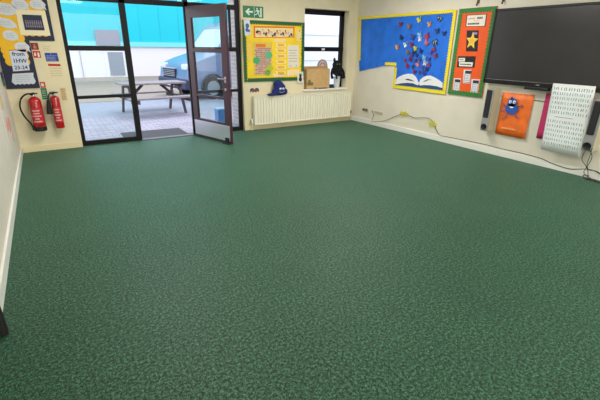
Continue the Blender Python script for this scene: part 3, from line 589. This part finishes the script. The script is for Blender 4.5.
b = nb(); rect(b, RW, -3.015, -2.965, TZ0+.022, TZ0+.036, .1, .1012); obj('maker_badge', b, C(140, 138, 142), tv)
b = nb(); rbox(b, -3.3, -2.6, 1.2, 1.8, 0, .045, 0); obj('wall_mount', b, black, tv)
b = nb(); rbox(b, -3.16, -2.84, .998, 1.034, .05, .11, .005); obj('sensor_bar', b, black, tv)
# ------------------------------------------------------------------ slim speakers
beige = mat('pale beige speaker side', (194, 186, 154), .5); spf = mat('grey speaker front', (150, 150, 148), .45); gril = mat('charcoal grille', (34, 34, 38), .7, var=.2, scale=300)
def speaker(sc, lab):
    t = thing('wall_speaker', lab, 'speaker', RW.p(sc, .352, 0), 'slim speakers beside the television')
    s0, s1, z0, z1 = sc-.062, sc+.062, .352, .958
    b = nb(); rbox(b, s0, s1, z0, z1, 0, .14, .004); obj('cabinet', b, beige, t)
    b = nb(); rbox(b, s0, s1, z0, z1, .14, .152, .005); fr = obj('front_panel', b, spf, t)
    b = nb(); rbox(b, s0+.018, s1-.028, z0+.20, z1-.012, .152, .160, .012); obj('grille', b, gril, t)
    b = nb(); t2 = Matrix(((0, 0, -1, W-.150), (1, 0, 0, -sc+.005), (0, -1, 0, z0+.062), (0, 0, 0, 1)))
    lathe(b, [(.046, 0), (.046, .012), (.038, .014), (.03, .008), (.012, .006), (.012, .012), (.001, .015)], n=24, M=t2); obj('port', b, black, t, True)
    return t
speaker(-3.616, 'slim grey wall speaker with charcoal grille, between orange star board and orange poster')
speaker(-2.205, 'slim grey wall speaker with charcoal grille, right of the hanging white sheet')
# ------------------------------------------------------------------ posters under the television
def curved(name, lab, cat, s0, s1, z0, z1, d, m, bow=.02, tilt=0., sk=0.):
    t = thing(name, lab, cat, RW.p((s0+s1)/2, z0, 0)); tb = bmesh.new(); n = 12; k = 6; V = {}
    def dep(u, v): return d+bow*math.sin(PI*u)*.4+tilt*(1-v)+bow*.6*(1-v)**2*(.6+.4*u)
    for lay in (0, 1):
        for i in range(n+1):
            for j in range(k+1):
                u, v = i/n, j/k; V[lay, i, j] = tb.verts.new(RW.p(s0+(s1-s0)*u+sk*(1-v), z0+(z1-z0)*v, dep(u, v)+.0012*lay))
    for i in range(n):
        for j in range(k):
            tb.faces.new((V[1, i, j], V[1, i+1, j], V[1, i+1, j+1], V[1, i, j+1])); tb.faces.new((V[0, i, j], V[0, i, j+1], V[0, i+1, j+1], V[0, i+1, j]))
    for i in range(n):
        for j in (0, k): tb.faces.new((V[0, i, j], V[0, i+1, j], V[1, i+1, j], V[1, i, j]))
    for j in range(k):
        for i in (0, n): tb.faces.new((V[0, i, j], V[0, i, j+1], V[1, i, j+1], V[1, i, j]))
    bmesh.ops.recalc_face_normals(tb, faces=tb.faces[:]); g = nb(); join(g, tb); o = obj('paper', g, m, t, 'all'); return t, dep, o
org = mat('mottled orange poster', (238, 112, 34), .5, var=.12, scale=9)
t, dep, pp = curved('poster', 'orange poster with small blue smiling creature hung under the television', 'poster', -3.505, -3.045, .325, .925, .012, org, .03)
cs, cz = ur(512.5, 108, .03)
d = .045
b = nb(); disc(b, RW, cs, cz-.01, .095, .075, d, d+.004, 24, 0, .05); disc(b, RW, cs-.01, cz+.075, .07, .06, d, d+.004, 20, 0, .04)
prism(b, RW, [(cs-.05, cz+.11), (cs-.03, cz+.165), (cs, cz+.12), (cs+.02, cz+.12)], d, d+.004)
obj('creature', b, C(40, 84, 168), t)
b = nb(); 
for k in (-1, 1): disc(b, RW, cs-.01+k*.03, cz+.085, .021, .024, d+.004, d+.006, 14)
prism(b, RW, [(cs-.045, cz+.02), (cs+.03, cz+.02), (cs+.01, cz-.0), (cs-.02, cz-.0)], d+.004, d+.006); obj('eyes_and_smile', b, C(230, 232, 240), t)
b = nb()
for k in (-1, 1): disc(b, RW, cs-.006+k*.03, cz+.08, .008, .01, d+.006, d+.007, 8)
obj('pupils', b, ink, t)
b = nb()
for pts in ([(-.09, 0), (-.14, .05)], [(.09, .02), (.13, .06), (.16, .03)], [(-.05, -.07), (-.07, -.14), (-.11, -.17)], [(.06, -.07), (.08, -.12), (.13, -.12)], [(-.1, -.03), (-.15, -.07)]):
    tube(b, [RW.p(cs+x, cz+y, d+.002) for x, y in pts], .008, 6)
obj('limbs', b, C(112, 90, 150), t, 'all')
b = nb(); lines(b, RW, -3.40, -3.17, .41, .45, 1, .052, .053, .5, .3, .02, .04); lines(b, RW, -3.42, -3.2, .84, .87, 1, .03, .031, .3, .3, .02, .05); obj('print', b, C(246, 176, 120), t)
t, dep, pp = curved('poster', 'magenta pink poster edge showing between orange poster and the hanging white sheet', 'poster', -2.90, -2.50, .37, .965, .008, C(206, 52, 112), .01)
tq = [ur(553, 83.5, .11), ur(596, 86.5, .11), ur(541, 146.5, .16), ur(579, 157, .17)]
t, dep, pp = curved('flip_chart_sheet', 'large white flip chart sheet of green handwriting hanging from the television', 'paper sheet', tq[0][0], tq[1][0], .255, 1.105, .106, C(234, 236, 236), .001, .02, .045)
S0, S1 = tq[0][0], tq[1][0]
bt = nb(); bd = nb()
rows = 13
for r in range(rows):
    v = .93-.068*r; z = .255+(1.105-.255)*v; h = .036 if r == 0 else .034; s = S0+.03; sk_ = .045*(1-v)
    if r == 6:
        dd = .1055+.02*(1-v)+.004; rect(bd, RW, S0+.12, S0+.34, z, z+.004, dd, dd+.002); continue
    while s < S1-.03:
        u = (s-S0)/(S1-S0); dd = dep(u, v)+.001; g = bd if (r == 0 or random.random() < .3) else bt; w_ = random.uniform(.006, .014)
        lean = random.uniform(-.006, .006)
        x_ = s+sk_; prism(g, RW, [(x_, z-h/2), (x_+.006, z-h/2), (x_+.006+lean, z+h/2), (x_+lean, z+h/2)], dd, dd+.0015)
        if random.random() < .5: zz_ = z+random.choice((-h/2, 0, h/2-.005)); rect(g, RW, x_, x_+.012, zz_, zz_+.005, dd, dd+.0015)
        s += w_+random.uniform(.012, .024)
obj('green_handwriting', bt, C(86, 156, 150), t); obj('dark_handwriting', bd, C(30, 84, 84), t)
# ------------------------------------------------------------------ cables, tape, socket, hooks
cabm = mat('dark grey cable', (48, 46, 46), .5)
cp = [(372, 110), (373.5, 116), (372, 120.5), (378, 121.7), (387, 120), (395, 116.5), (404, 113.5), (410, 116), (415, 118), (424, 117.7), (430, 118.8), (433.5, 123), (436, 129), (440, 135.3), (446, 136.6), (460, 139.3), (478, 143), (490, 145.6), (502, 148.8), (520, 152.8), (540, 158), (548, 161.5), (558, 165.5), (570, 169), (583, 169), (592, 170), (600, 174), (606, 180)]
b = nb(); tube(b, smooth_path([RW.p(*ur(*p, .024), .024) for p in cp], 4), .0045, 6); o = obj('wall_cable', b, cabm, None, 'all'); tag(o, 'long thin dark cable taped along the right wall above the skirting', 'cable')
for k, (px, py, lab) in enumerate(((404.5, 113.5, 'yellow tape cross over the wall cable below the butterfly board'), (433, 123.5, 'yellow tape cross over the wall cable nearer the orange board'))):
    s, z = ur(px, py); b = nb()
    for a in (.7, -.6): prism(b, RW, [(s+x*math.cos(a)-y*math.sin(a), z+x*math.sin(a)+y*math.cos(a)) for x, y in ((-.08, -.011), (.08, -.011), (.08, .011), (-.08, .011))], .0295 if a > 0 else .0302, .030 if a > 0 else .0307)
    for a, b_ in ((-.08, -.05), (.05, .08)): rect(b, RW, s+a, s+b_, z-.02, z+.02, 0, .0295)
    o = obj('cable_tape', b, C(214, 206, 70)); tag(o, lab, 'tape')
b = nb(); tube(b, smooth_path([RW.p(-3.52, .865, .01), RW.p(-3.3, .86, .008), RW.p(-3.05, .862, .008), RW.p(-2.85, .852, .008)], 4), .004, 6); o = obj('speaker_cable', b, cabm, None, 'all'); tag(o, 'short dark cable crossing the wall behind the orange poster', 'cable')
# tangle hanging from the right speaker
b = nb(); F1 = lambda px, py, d: RW.p(*ur(px, py, d), d)
tube(b, smooth_path([F1(588, 147, .165), F1(584, 153, .17), F1(582, 160, .15), F1(586, 166, .10), F1(588, 172, .06), F1(587.5, 178, .04)], 6), .004, 6)
tube(b, smooth_path([F1(592, 148, .165), F1(590, 156, .17), F1(587, 164, .14), F1(589, 170, .10), F1(596, 171, .06), F1(604, 176, .04)], 6), .004, 6)
tube(b, smooth_path([F1(588, 147, .165), F1(592, 157, .16), F1(586, 168, .12), F1(584, 173, .08), F1(590, 178, .05), F1(599, 183, .03), F1(606, 187, .03)], 6), .004, 6)
tube(b, smooth_path([F1(589, 176, .03), Vector((W-.05, 2.2, .03)), Vector((W-.10, 2.16, .006)), Vector((W-.12, 2.08, .006)), Vector((W-.07, 2.03, .006)), Vector((W-.045, 2.09, .006)), Vector((W-.09, 2.14, .012)), Vector((W-.13, 2.0, .006)), Vector((W-.12, 1.85, .006))], 6), .0055, 6)
o = obj('cable_tangle', b, cabm, None, 'all'); tag(o, 'tangle of thin dark cables hanging below the right-hand speaker', 'cable')
s, z = ur(367, 110); sk = thing('wall_socket', 'cream double wall socket low on right wall near the corner', 'socket', RW.p(s, z-.045, 0))
b = nb(); rbox(b, s-.12, s+.06, z-.04, z+.045, 0, .012, .004); obj('face_plate', b, C(214, 204, 178), sk)
b = nb(); rbox(b, s-.1, s-.055, z-.02, z+.025, .012, .045, .006); obj('plug', b, C(110, 96, 80), sk)
b = nb(); rbox(b, s-.01, s+.035, z-.02, z+.025, .012, .045, .006); obj('plug', b, C(96, 84, 72), sk)
s, z = ur(379, 112.5); b = nb(); rbox(b, s-.11, s+.11, z-.02, z+.025, 0, .02, .004); o = obj('data_outlet', b, C(196, 184, 158)); tag(o, 'small horizontal beige outlet strip beside the double wall socket', 'outlet')
for k, (px, py, lab) in enumerate(((478.5, 2.8, 'small dark wall hook above the orange star board'), (504, .8, 'small dark wall hook above the television left corner'))):
    s, z = ur(px, py); hk = thing('wall_hook', lab, 'hook', RW.p(s, z-.04, 0)); b = nb(); rbox(b, s-.02, s+.02, z-.01, z+.05, 0, .015, .004); obj('hook_plate', b, C(120, 96, 76), hk)
    b = nb(); tube(b, smooth_path([RW.p(s, z+.01, .012), RW.p(s+.004, z-.01, .035), RW.p(s+.006, z-.035, .035), RW.p(s+.008, z-.03, .055)], 5), .009, 8); obj('hook_arm', b, C(46, 30, 28), hk, 'all')
# ------------------------------------------------------------------ left wall papers and folded chair
t = thing('wall_display', 'pale display paper with pink and orange shapes on the left wall', 'poster', LW.p(6.2, .35, 0))
sheet('paper', LW, quadR(5.5, 6.75, .36, .98), 0, .004, C(216, 208, 196), t)
for yy, z, r_, cc in ((6.05, .56, .09, (222, 150, 118)), (6.15, .40, .06, (226, 168, 150)), (5.8, .6, .08, (220, 160, 150)), (6.35, .8, .07, (206, 200, 184)), (5.8, .85, .08, (214, 180, 120))):
    b = nb(); disc(b, LW, yy, z, r_*1.4, r_, .004, .006, 16, .3, .08); obj('paper_shape', b, C(*cc), t)
t = thing('picture_card', 'green and navy card on left wall beside the navy board bottom', 'card', LW.p(6.77, .93, 0))
sheet('card', LW, quadR(6.60, 6.86, .96, 1.14), 0, .006, C(26, 54, 66), t); sheet('green_shape', LW, [(6.62, .975), (6.82, .98), (6.78, 1.06), (6.66, 1.04)], .006, .008, C(40, 128, 76), t); sheet('yellow_edge', LW, quadR(6.56, 6.88, .93, .958), 0, .006, C(214, 196, 90), t)
# folded chair leaning on the left wall, only its foot in view
fc = thing('folding_chair', 'black folded chair leaning against left wall, only a foot showing', 'chair', (-.42, 2.1, 0))
for y, x in ((2.35, -.442), (1.99, -.466)):
    b = nb(); tube(b, smooth_path([(x, y, .03), (x-.015, y-.005, .5), (x-.027, y-.02, .86)], 4), .012, 10); obj('leg', b, black, fc, True)
    b = nb(); lathe(b, [(.014, 0), (.021, .004), (.0225, .03), (.021, .14), (.018, .20), (.013, .22)], (x+.0, y, 0), 16); obj('rubber_foot', b, rubber, fc, True)
b = nb(); box(b, -.462, -.444, 1.94, 2.33, .42, .82, .006); obj('backrest', b, black, fc)
b = nb(); box(b, -.462, -.440, 1.96, 2.31, .12, .40, .008); obj('seat', b, black, fc)
# ------------------------------------------------------------------ outdoors
b = nb(); box(b, -14, 32, D+.16, 40, -.14, -.02); o = struct('ground', b, mat('tarmac yard', (150, 152, 166), .9, var=.06, scale=6), off=(0, 0, 0))
b = nb(); box(b, -6, 14, D+.285, 9.75, -.02, -.004); o = struct('path', b, brick_mat('pavers', (158, 152, 168), (178, 170, 184), (128, 124, 138), .21, .105, .008), off=(0, 0, 0))
b = nb(); box(b, -12, 30, 12.6, 22.3, -.02, -.008); struct('gravel_strip', b, mat('pale tan hardstanding', (160, 142, 128), .9, var=.05, scale=5), off=(0, 0, 0))
b = nb(); box(b, .98, 2.03, 7.07, 7.74, .0, .014, .005); box(b, .98, 2.03, 7.2285, 7.74, -.004, .001); o = obj('door_mat', b, mat('charcoal mat', (78, 78, 84), .95, var=.25, scale=120, bump=.5)); tag(o, 'dark grey door mat outside the open doorway', 'door mat')
bl = thing('building', 'long building with turquoise upper cladding and white lower wall across the yard', 'building', (3, 23, -.02))
b = nb(); box(b, -10, 15, 22.3, 27, -.02, 1.40); obj('lower_wall', b, mat('white render', (236, 232, 240), .7), bl)
b = nb(); box(b, -10, 15, 22.24, 27, 1.40, 6.2)
for i in range(26): box(b, -10+i*.96, -9.985+i*.96, 22.225, 22.25, 1.62, 6.2)
obj('upper_cladding', b, mat('turquoise cladding', (4, 196, 212), .45), bl)
b = nb(); box(b, -10, 15, 22.18, 22.24, 1.40, 1.62); obj('ledge', b, mat('pale turquoise trim', (120, 222, 236), .5), bl)
b = nb(); box(b, 2.62, 3.66, 22.24, 22.3, -.02, 1.24); o = obj('hatch_door', b, mat('white render', (236, 232, 240), .7), bl); b = nb(); box(b, 2.78, 3.46, 22.22, 22.24, .05, 1.14); obj('grey_panel', b, C(128, 138, 156), o)
b = nb(); box(b, 2.35, 3.4, 22.1, 22.18, 1.45, 2.12); obj('grey_window', b, C(140, 140, 160), bl)
b = nb(); box(b, 1.58, 1.60, 22.26, 22.3, 0, 1.4); obj('joint', b, C(150, 150, 156), bl)
b = nb(); box(b, -10.3, 15.3, 21.9, 27.3, 6.2, 6.35); obj('roof', b, C(220, 224, 230), bl)
b = nb(); box(b, 5.6, 20, 9.4, 11.2, -.02, 5.0)
o = obj('outbuilding', b, mat('pale siding', (236, 234, 244), .7)); tag(o, 'pale white outbuilding seen through the small window', 'building')
b = nb()
for z in (1.15, 1.78, 2.6, 3.4): box(b, 5.6, 20, 9.38, 9.4, z, z+.012)
obj('siding_joint', b, C(170, 172, 186), o)
o.children[0]['_x'] = 0
# fix: the child above was built in world axes relative to the outbuilding origin
b = nb(); box(b, 3.24, 3.5, D+T, 7.93, -.02, 4.2); o = obj('brick_pier', b, brick_mat('pink brick', (196, 176, 174), (184, 160, 160), (206, 198, 196), .225, .075, .01, 'YZ'), off=(0, 0, 0)); tag(o, 'pinkish brick pier outside the right glazed panel', 'brick pier')
bc = thing('crate', 'small light blue plastic crate outside the right glazed panel', 'crate', (2.83, 7.55, -.004))
X0, X1 = 2.74, 2.93
b = nb(); box(b, X0, X1, 7.44, 7.66, -.004, .012, .002)
for q in ((X0, X0+.015, 7.44, 7.66), (X1-.015, X1, 7.44, 7.66), (X0, X1, 7.44, 7.455), (X0, X1, 7.645, 7.66)): box(b, q[0], q[1], q[2], q[3], .0, .34, .003)
obj('body', b, mat('light blue plastic', (90, 140, 220), .4), bc)
b = nb(); box(b, X0-.01, X1+.01, 7.43, 7.67, .335, .36, .006); obj('lid', b, C(150, 190, 236, r=.4), bc)
# ------------------------------------------------------------------ picnic bench
wood = mat('weathered grey timber', (146, 138, 142), .85, var=.12, scale=9); woodd = mat('weathered timber frame', (84, 72, 78), .85, var=.15, scale=9)
bn = thing('picnic_bench', 'weathered timber picnic bench standing in the yard outside the doorway', 'bench', (0, 0, 0))
LB = 1.56
for i in range(5):
    b = nb(); y = -.36+i*.147; box(b, -LB/2, LB/2, y, y+.135, .715, .755, .006); obj('table_plank', b, wood, bn)
for s in (-1, 1):
    for k in (0, 1): b = nb(); y = s*.72+(k*.145-.14); box(b, -LB/2, LB/2, y, y+.135, .42, .46, .006); obj('seat_plank', b, wood, bn)
for xs in (-1, 1):
    x = xs*.62
    for s in (-1, 1):
        b = nb(); t = bmesh.new(); P = [(s*.62, 0), (s*.52, 0), (s*.18, .715), (s*.28, .715)]
        va = [t.verts.new((x-.02, y, z)) for y, z in P]; vb = [t.verts.new((x+.02, y, z)) for y, z in P]; t.faces.new(va); t.faces.new(vb[::-1])
        for i in range(4): t.faces.new((va[i], va[(i+1) % 4], vb[(i+1) % 4], vb[i]))
        bmesh.ops.recalc_face_normals(t, faces=t.faces[:]); join(b, t); obj('leg', b, woodd, bn)
    b = nb(); box(b, x+.02, x+.06, -.86, .86, .33, .42, .005); obj('seat_bearer', b, woodd, bn)
    b = nb(); box(b, x+.02, x+.06, -.35, .35, .63, .715, .005); obj('table_bearer', b, woodd, bn)
    b = nb(); tube(b, [(x-xs*.02, 0, .36), (x-xs*.40, 0, .70)], .035, 4); obj('brace', b, woodd, bn)
bn.scale = (.93, .9, .94); bn.location = (2.09, 10.02, -.02); bn.rotation_euler = (0, 0, math.radians(6))
# ------------------------------------------------------------------ van (nose towards -x of its own axes)
vp = mat('silver blue car paint', (112, 128, 168), .3, .3, coat=.6); vg = mat('van window glass', (186, 206, 230), .3, spec=.8); vt = mat('tyre rubber', (34, 36, 42), .8)
vn = thing('van', 'silver blue van parked in the yard with its bonnet behind the picnic bench', 'van', (0, 0, 0))
def side_prism(bm, P, y0, y1, inset=0.):
    t = bmesh.new(); va = [t.verts.new((x, y0, z)) for x, z in P]; vb = [t.verts.new((x, y1, z)) for x, z in P]; t.faces.new(va); t.faces.new(vb[::-1]); n = len(P)
    for i in range(n): t.faces.new((va[i], va[(i+1) % n], vb[(i+1) % n], vb[i]))
    bmesh.ops.recalc_face_normals(t, faces=t.faces[:])
    if inset: bmesh.ops.bevel(t, geom=[e for e in t.edges if abs(e.verts[0].co.y-e.verts[1].co.y) < 1e-6], offset=inset, segments=3, affect='EDGES', profile=.6)
    join(bm, t)
arc = lambda cx, r, a0, a1, n=10: [(cx+r*math.cos(a0+(a1-a0)*i/n), .33+r*math.sin(a0+(a1-a0)*i/n)) for i in range(n+1)]
P = [(.02, .30), (-.03, .42), (-.02, .62), (.03, .90), (.14, 1.02), (.5, 1.15), (.92, 1.27), (1.24, 1.64), (1.6, 2.04), (1.84, 2.2), (2.2, 2.27), (5.2, 2.3), (5.32, 2.2), (5.36, 1.2), (5.34, .30)]
P += [(4.72, .30)]+arc(4.35, .37, 0, PI)+[(3.96, .30), (1.18, .30)]+arc(.80, .37, 0, PI)+[(.42, .30)]
b = nb(); side_prism(b, P, 0, 1.95, .05); obj('body', b, vp, vn, True)
def gl(P, y): b = nb(); side_prism(b, P, y-.006, y+.006); return b
obj('side_window', gl([(1.22, 1.34), (1.62, 1.80), (1.80, 1.95), (2.2, 1.95), (2.2, 1.34)], -.002), vg, vn)
b = nb(); t = bmesh.new(); n = Vector((-.76, 0, .65))*.012
pts = [Vector((1.00, .12, 1.355)), Vector((1.00, 1.83, 1.355)), Vector((1.56, 1.74, 1.99)), Vector((1.56, .21, 1.99))]
va = [t.verts.new(p-n*.5) for p in pts]; vb = [t.verts.new(p+n) for p in pts]; t.faces.new(va); t.faces.new(vb[::-1])
for i in range(4): t.faces.new((va[i], va[(i+1) % 4], vb[(i+1) % 4], vb[i]))
bmesh.ops.recalc_face_normals(t, faces=t.faces[:]); join(b, t); obj('windscreen', b, vg, vn)
b = nb(); box(b, -.045, .05, .75, 1.62, .60, .86, .02); g = obj('grille', b, C(40, 44, 58), vn)
b = nb()
for z in (.65, .70, .75, .80): box(b, -.055, -.04, .77, 1.6, z, z+.014, .003)
box(b, -.05, .0, .73, 1.64, .86, .885, .006); obj('grille_bar', b, C(170, 176, 190, r=.3), g)
for y0, y1 in ((.05, .40), (1.55, 1.90)):
    b = nb(); box(b, -.015, .22, y0, y1, .84, 1.01, .05, 3); h = obj('headlight', b, mat('headlight lens', (206, 216, 230), .1, spec=.8), vn)
b = nb(); box(b, -.10, .18, -.01, 1.96, .30, .60, .06, 3); obj('bumper', b, mat('blue grey bumper', (50, 56, 88), .5), vn)  # blue grey part, its colour darkened to include shading of the lower wing
b = nb(); box(b, -.115, -.10, .72, 1.24, .38, .49, .004); obj('number_plate', b, C(226, 226, 220), vn)
for x in (.80, 4.35):
    for y in (.10, 1.85):
        M = Matrix.Translation((x, y, .33)) @ Matrix.Rotation(PI/2, 4, 'X')
        b = nb(); lathe(b, [(.2, -.11), (.31, -.11), (.33, -.08), (.33, .08), (.31, .11), (.2, .11)], n=28, M=M); wh = obj('wheel', b, vt, vn, True)
        s = .112 if y < 1 else -.112
        b = nb(); lathe(b, [(.001, min(0, s)*1), (.2, min(0, s)), (.21, max(0, s)), (.06, max(0, s)+.004), (.001, max(0, s)+.006)], n=20, M=M); obj('wheel_rim', b, C(150, 154, 164, r=.35), wh, True)
b = nb(); tube(b, smooth_path([(.80+.385*math.cos(a), -.002, .33+.385*math.sin(a)) for a in [PI*i/8 for i in range(9)]], 3), .022, 6); obj('arch_trim', b, C(60, 66, 84), vn)
b = nb(); box(b, 1.22, 1.40, -.22, -.02, 1.36, 1.62, .04, 3); box(b, 1.28, 1.32, -.05, .01, 1.40, 1.44); obj('wing_mirror', b, C(60, 64, 80), vn)
b = nb(); box(b, 1.30, 1.312, -.004, .004, .42, 2.05); box(b, 2.36, 2.372, -.004, .004, .42, 2.1); box(b, 1.3, 5.2, -.004, .004, .60, .612); obj('door_gap', b, C(70, 78, 100), vn)
b = nb(); box(b, 2.15, 2.29, -.03, .005, 1.12, 1.15, .008); obj('door_handle', b, C(60, 64, 80), vn)
vn.location = (3.48, 11.76, -.02); vn.rotation_euler = (0, 0, math.radians(9))
# ------------------------------------------------------------------ light
w = bpy.data.worlds.new('overcast sky'); SC.world = w; w.use_nodes = True; nt = w.node_tree; bg = nt.nodes['Background']
tc = nt.nodes.new('ShaderNodeTexCoord'); sp = nt.nodes.new('ShaderNodeSeparateXYZ'); cr = nt.nodes.new('ShaderNodeValToRGB')
nt.links.new(tc.outputs['Generated'], sp.inputs[0]); nt.links.new(sp.outputs[2], cr.inputs[0]); nt.links.new(cr.outputs[0], bg.inputs[0])
cr.color_ramp.elements[0].color = (.94, .95, 1, 1); cr.color_ramp.elements[1].color = (.70, .82, 1, 1)
bg.inputs[1].default_value = 2.2
def area(name, loc, rot, sx, sy, e, col=(1, 1, 1)):
    l = bpy.data.lights.new(name, 'AREA'); l.shape = 'RECTANGLE'; l.size = sx; l.size_y = sy; l.energy = e; l.color = col
    o = bpy.data.objects.new(name, l); COL.objects.link(o); o.location = loc; o.rotation_euler = rot; return o
for x in (1.1, 3.9):
    for y, e in ((-1.2, 20), (1.6, 20), (4.7, 58)): area('ceiling_lamp', (x, y, CEIL-.02), (0, 0, 0), .6, 1.2, e, (1, .98, .94))
area('front_wall_fill', (2.6, FRONT+.05, 1.35), (math.radians(-90), 0, PI), 5.6, 2.3, 150, (1, .98, .95))  # added unseen fill lamp facing the back wall; no window is built here
s = bpy.data.lights.new('sun', 'SUN'); s.energy = .9; s.angle = .3; so = bpy.data.objects.new('sun', s); COL.objects.link(so); so.rotation_euler = (math.radians(38), 0, math.radians(150)); so.location = (0, 20, 20)
for o in bpy.data.objects:
    for k in ('_o', '_x'):
        if k in o: del o[k]
vs = SC.view_settings; vs.view_transform = 'Standard'; vs.look = 'None'; vs.gamma = 1; vs.use_curve_mapping = False; vs.exposure = .12
SC.cycles.max_bounces = 8; SC.cycles.transparent_max_bounces = 12; SC.cycles.use_denoising = True
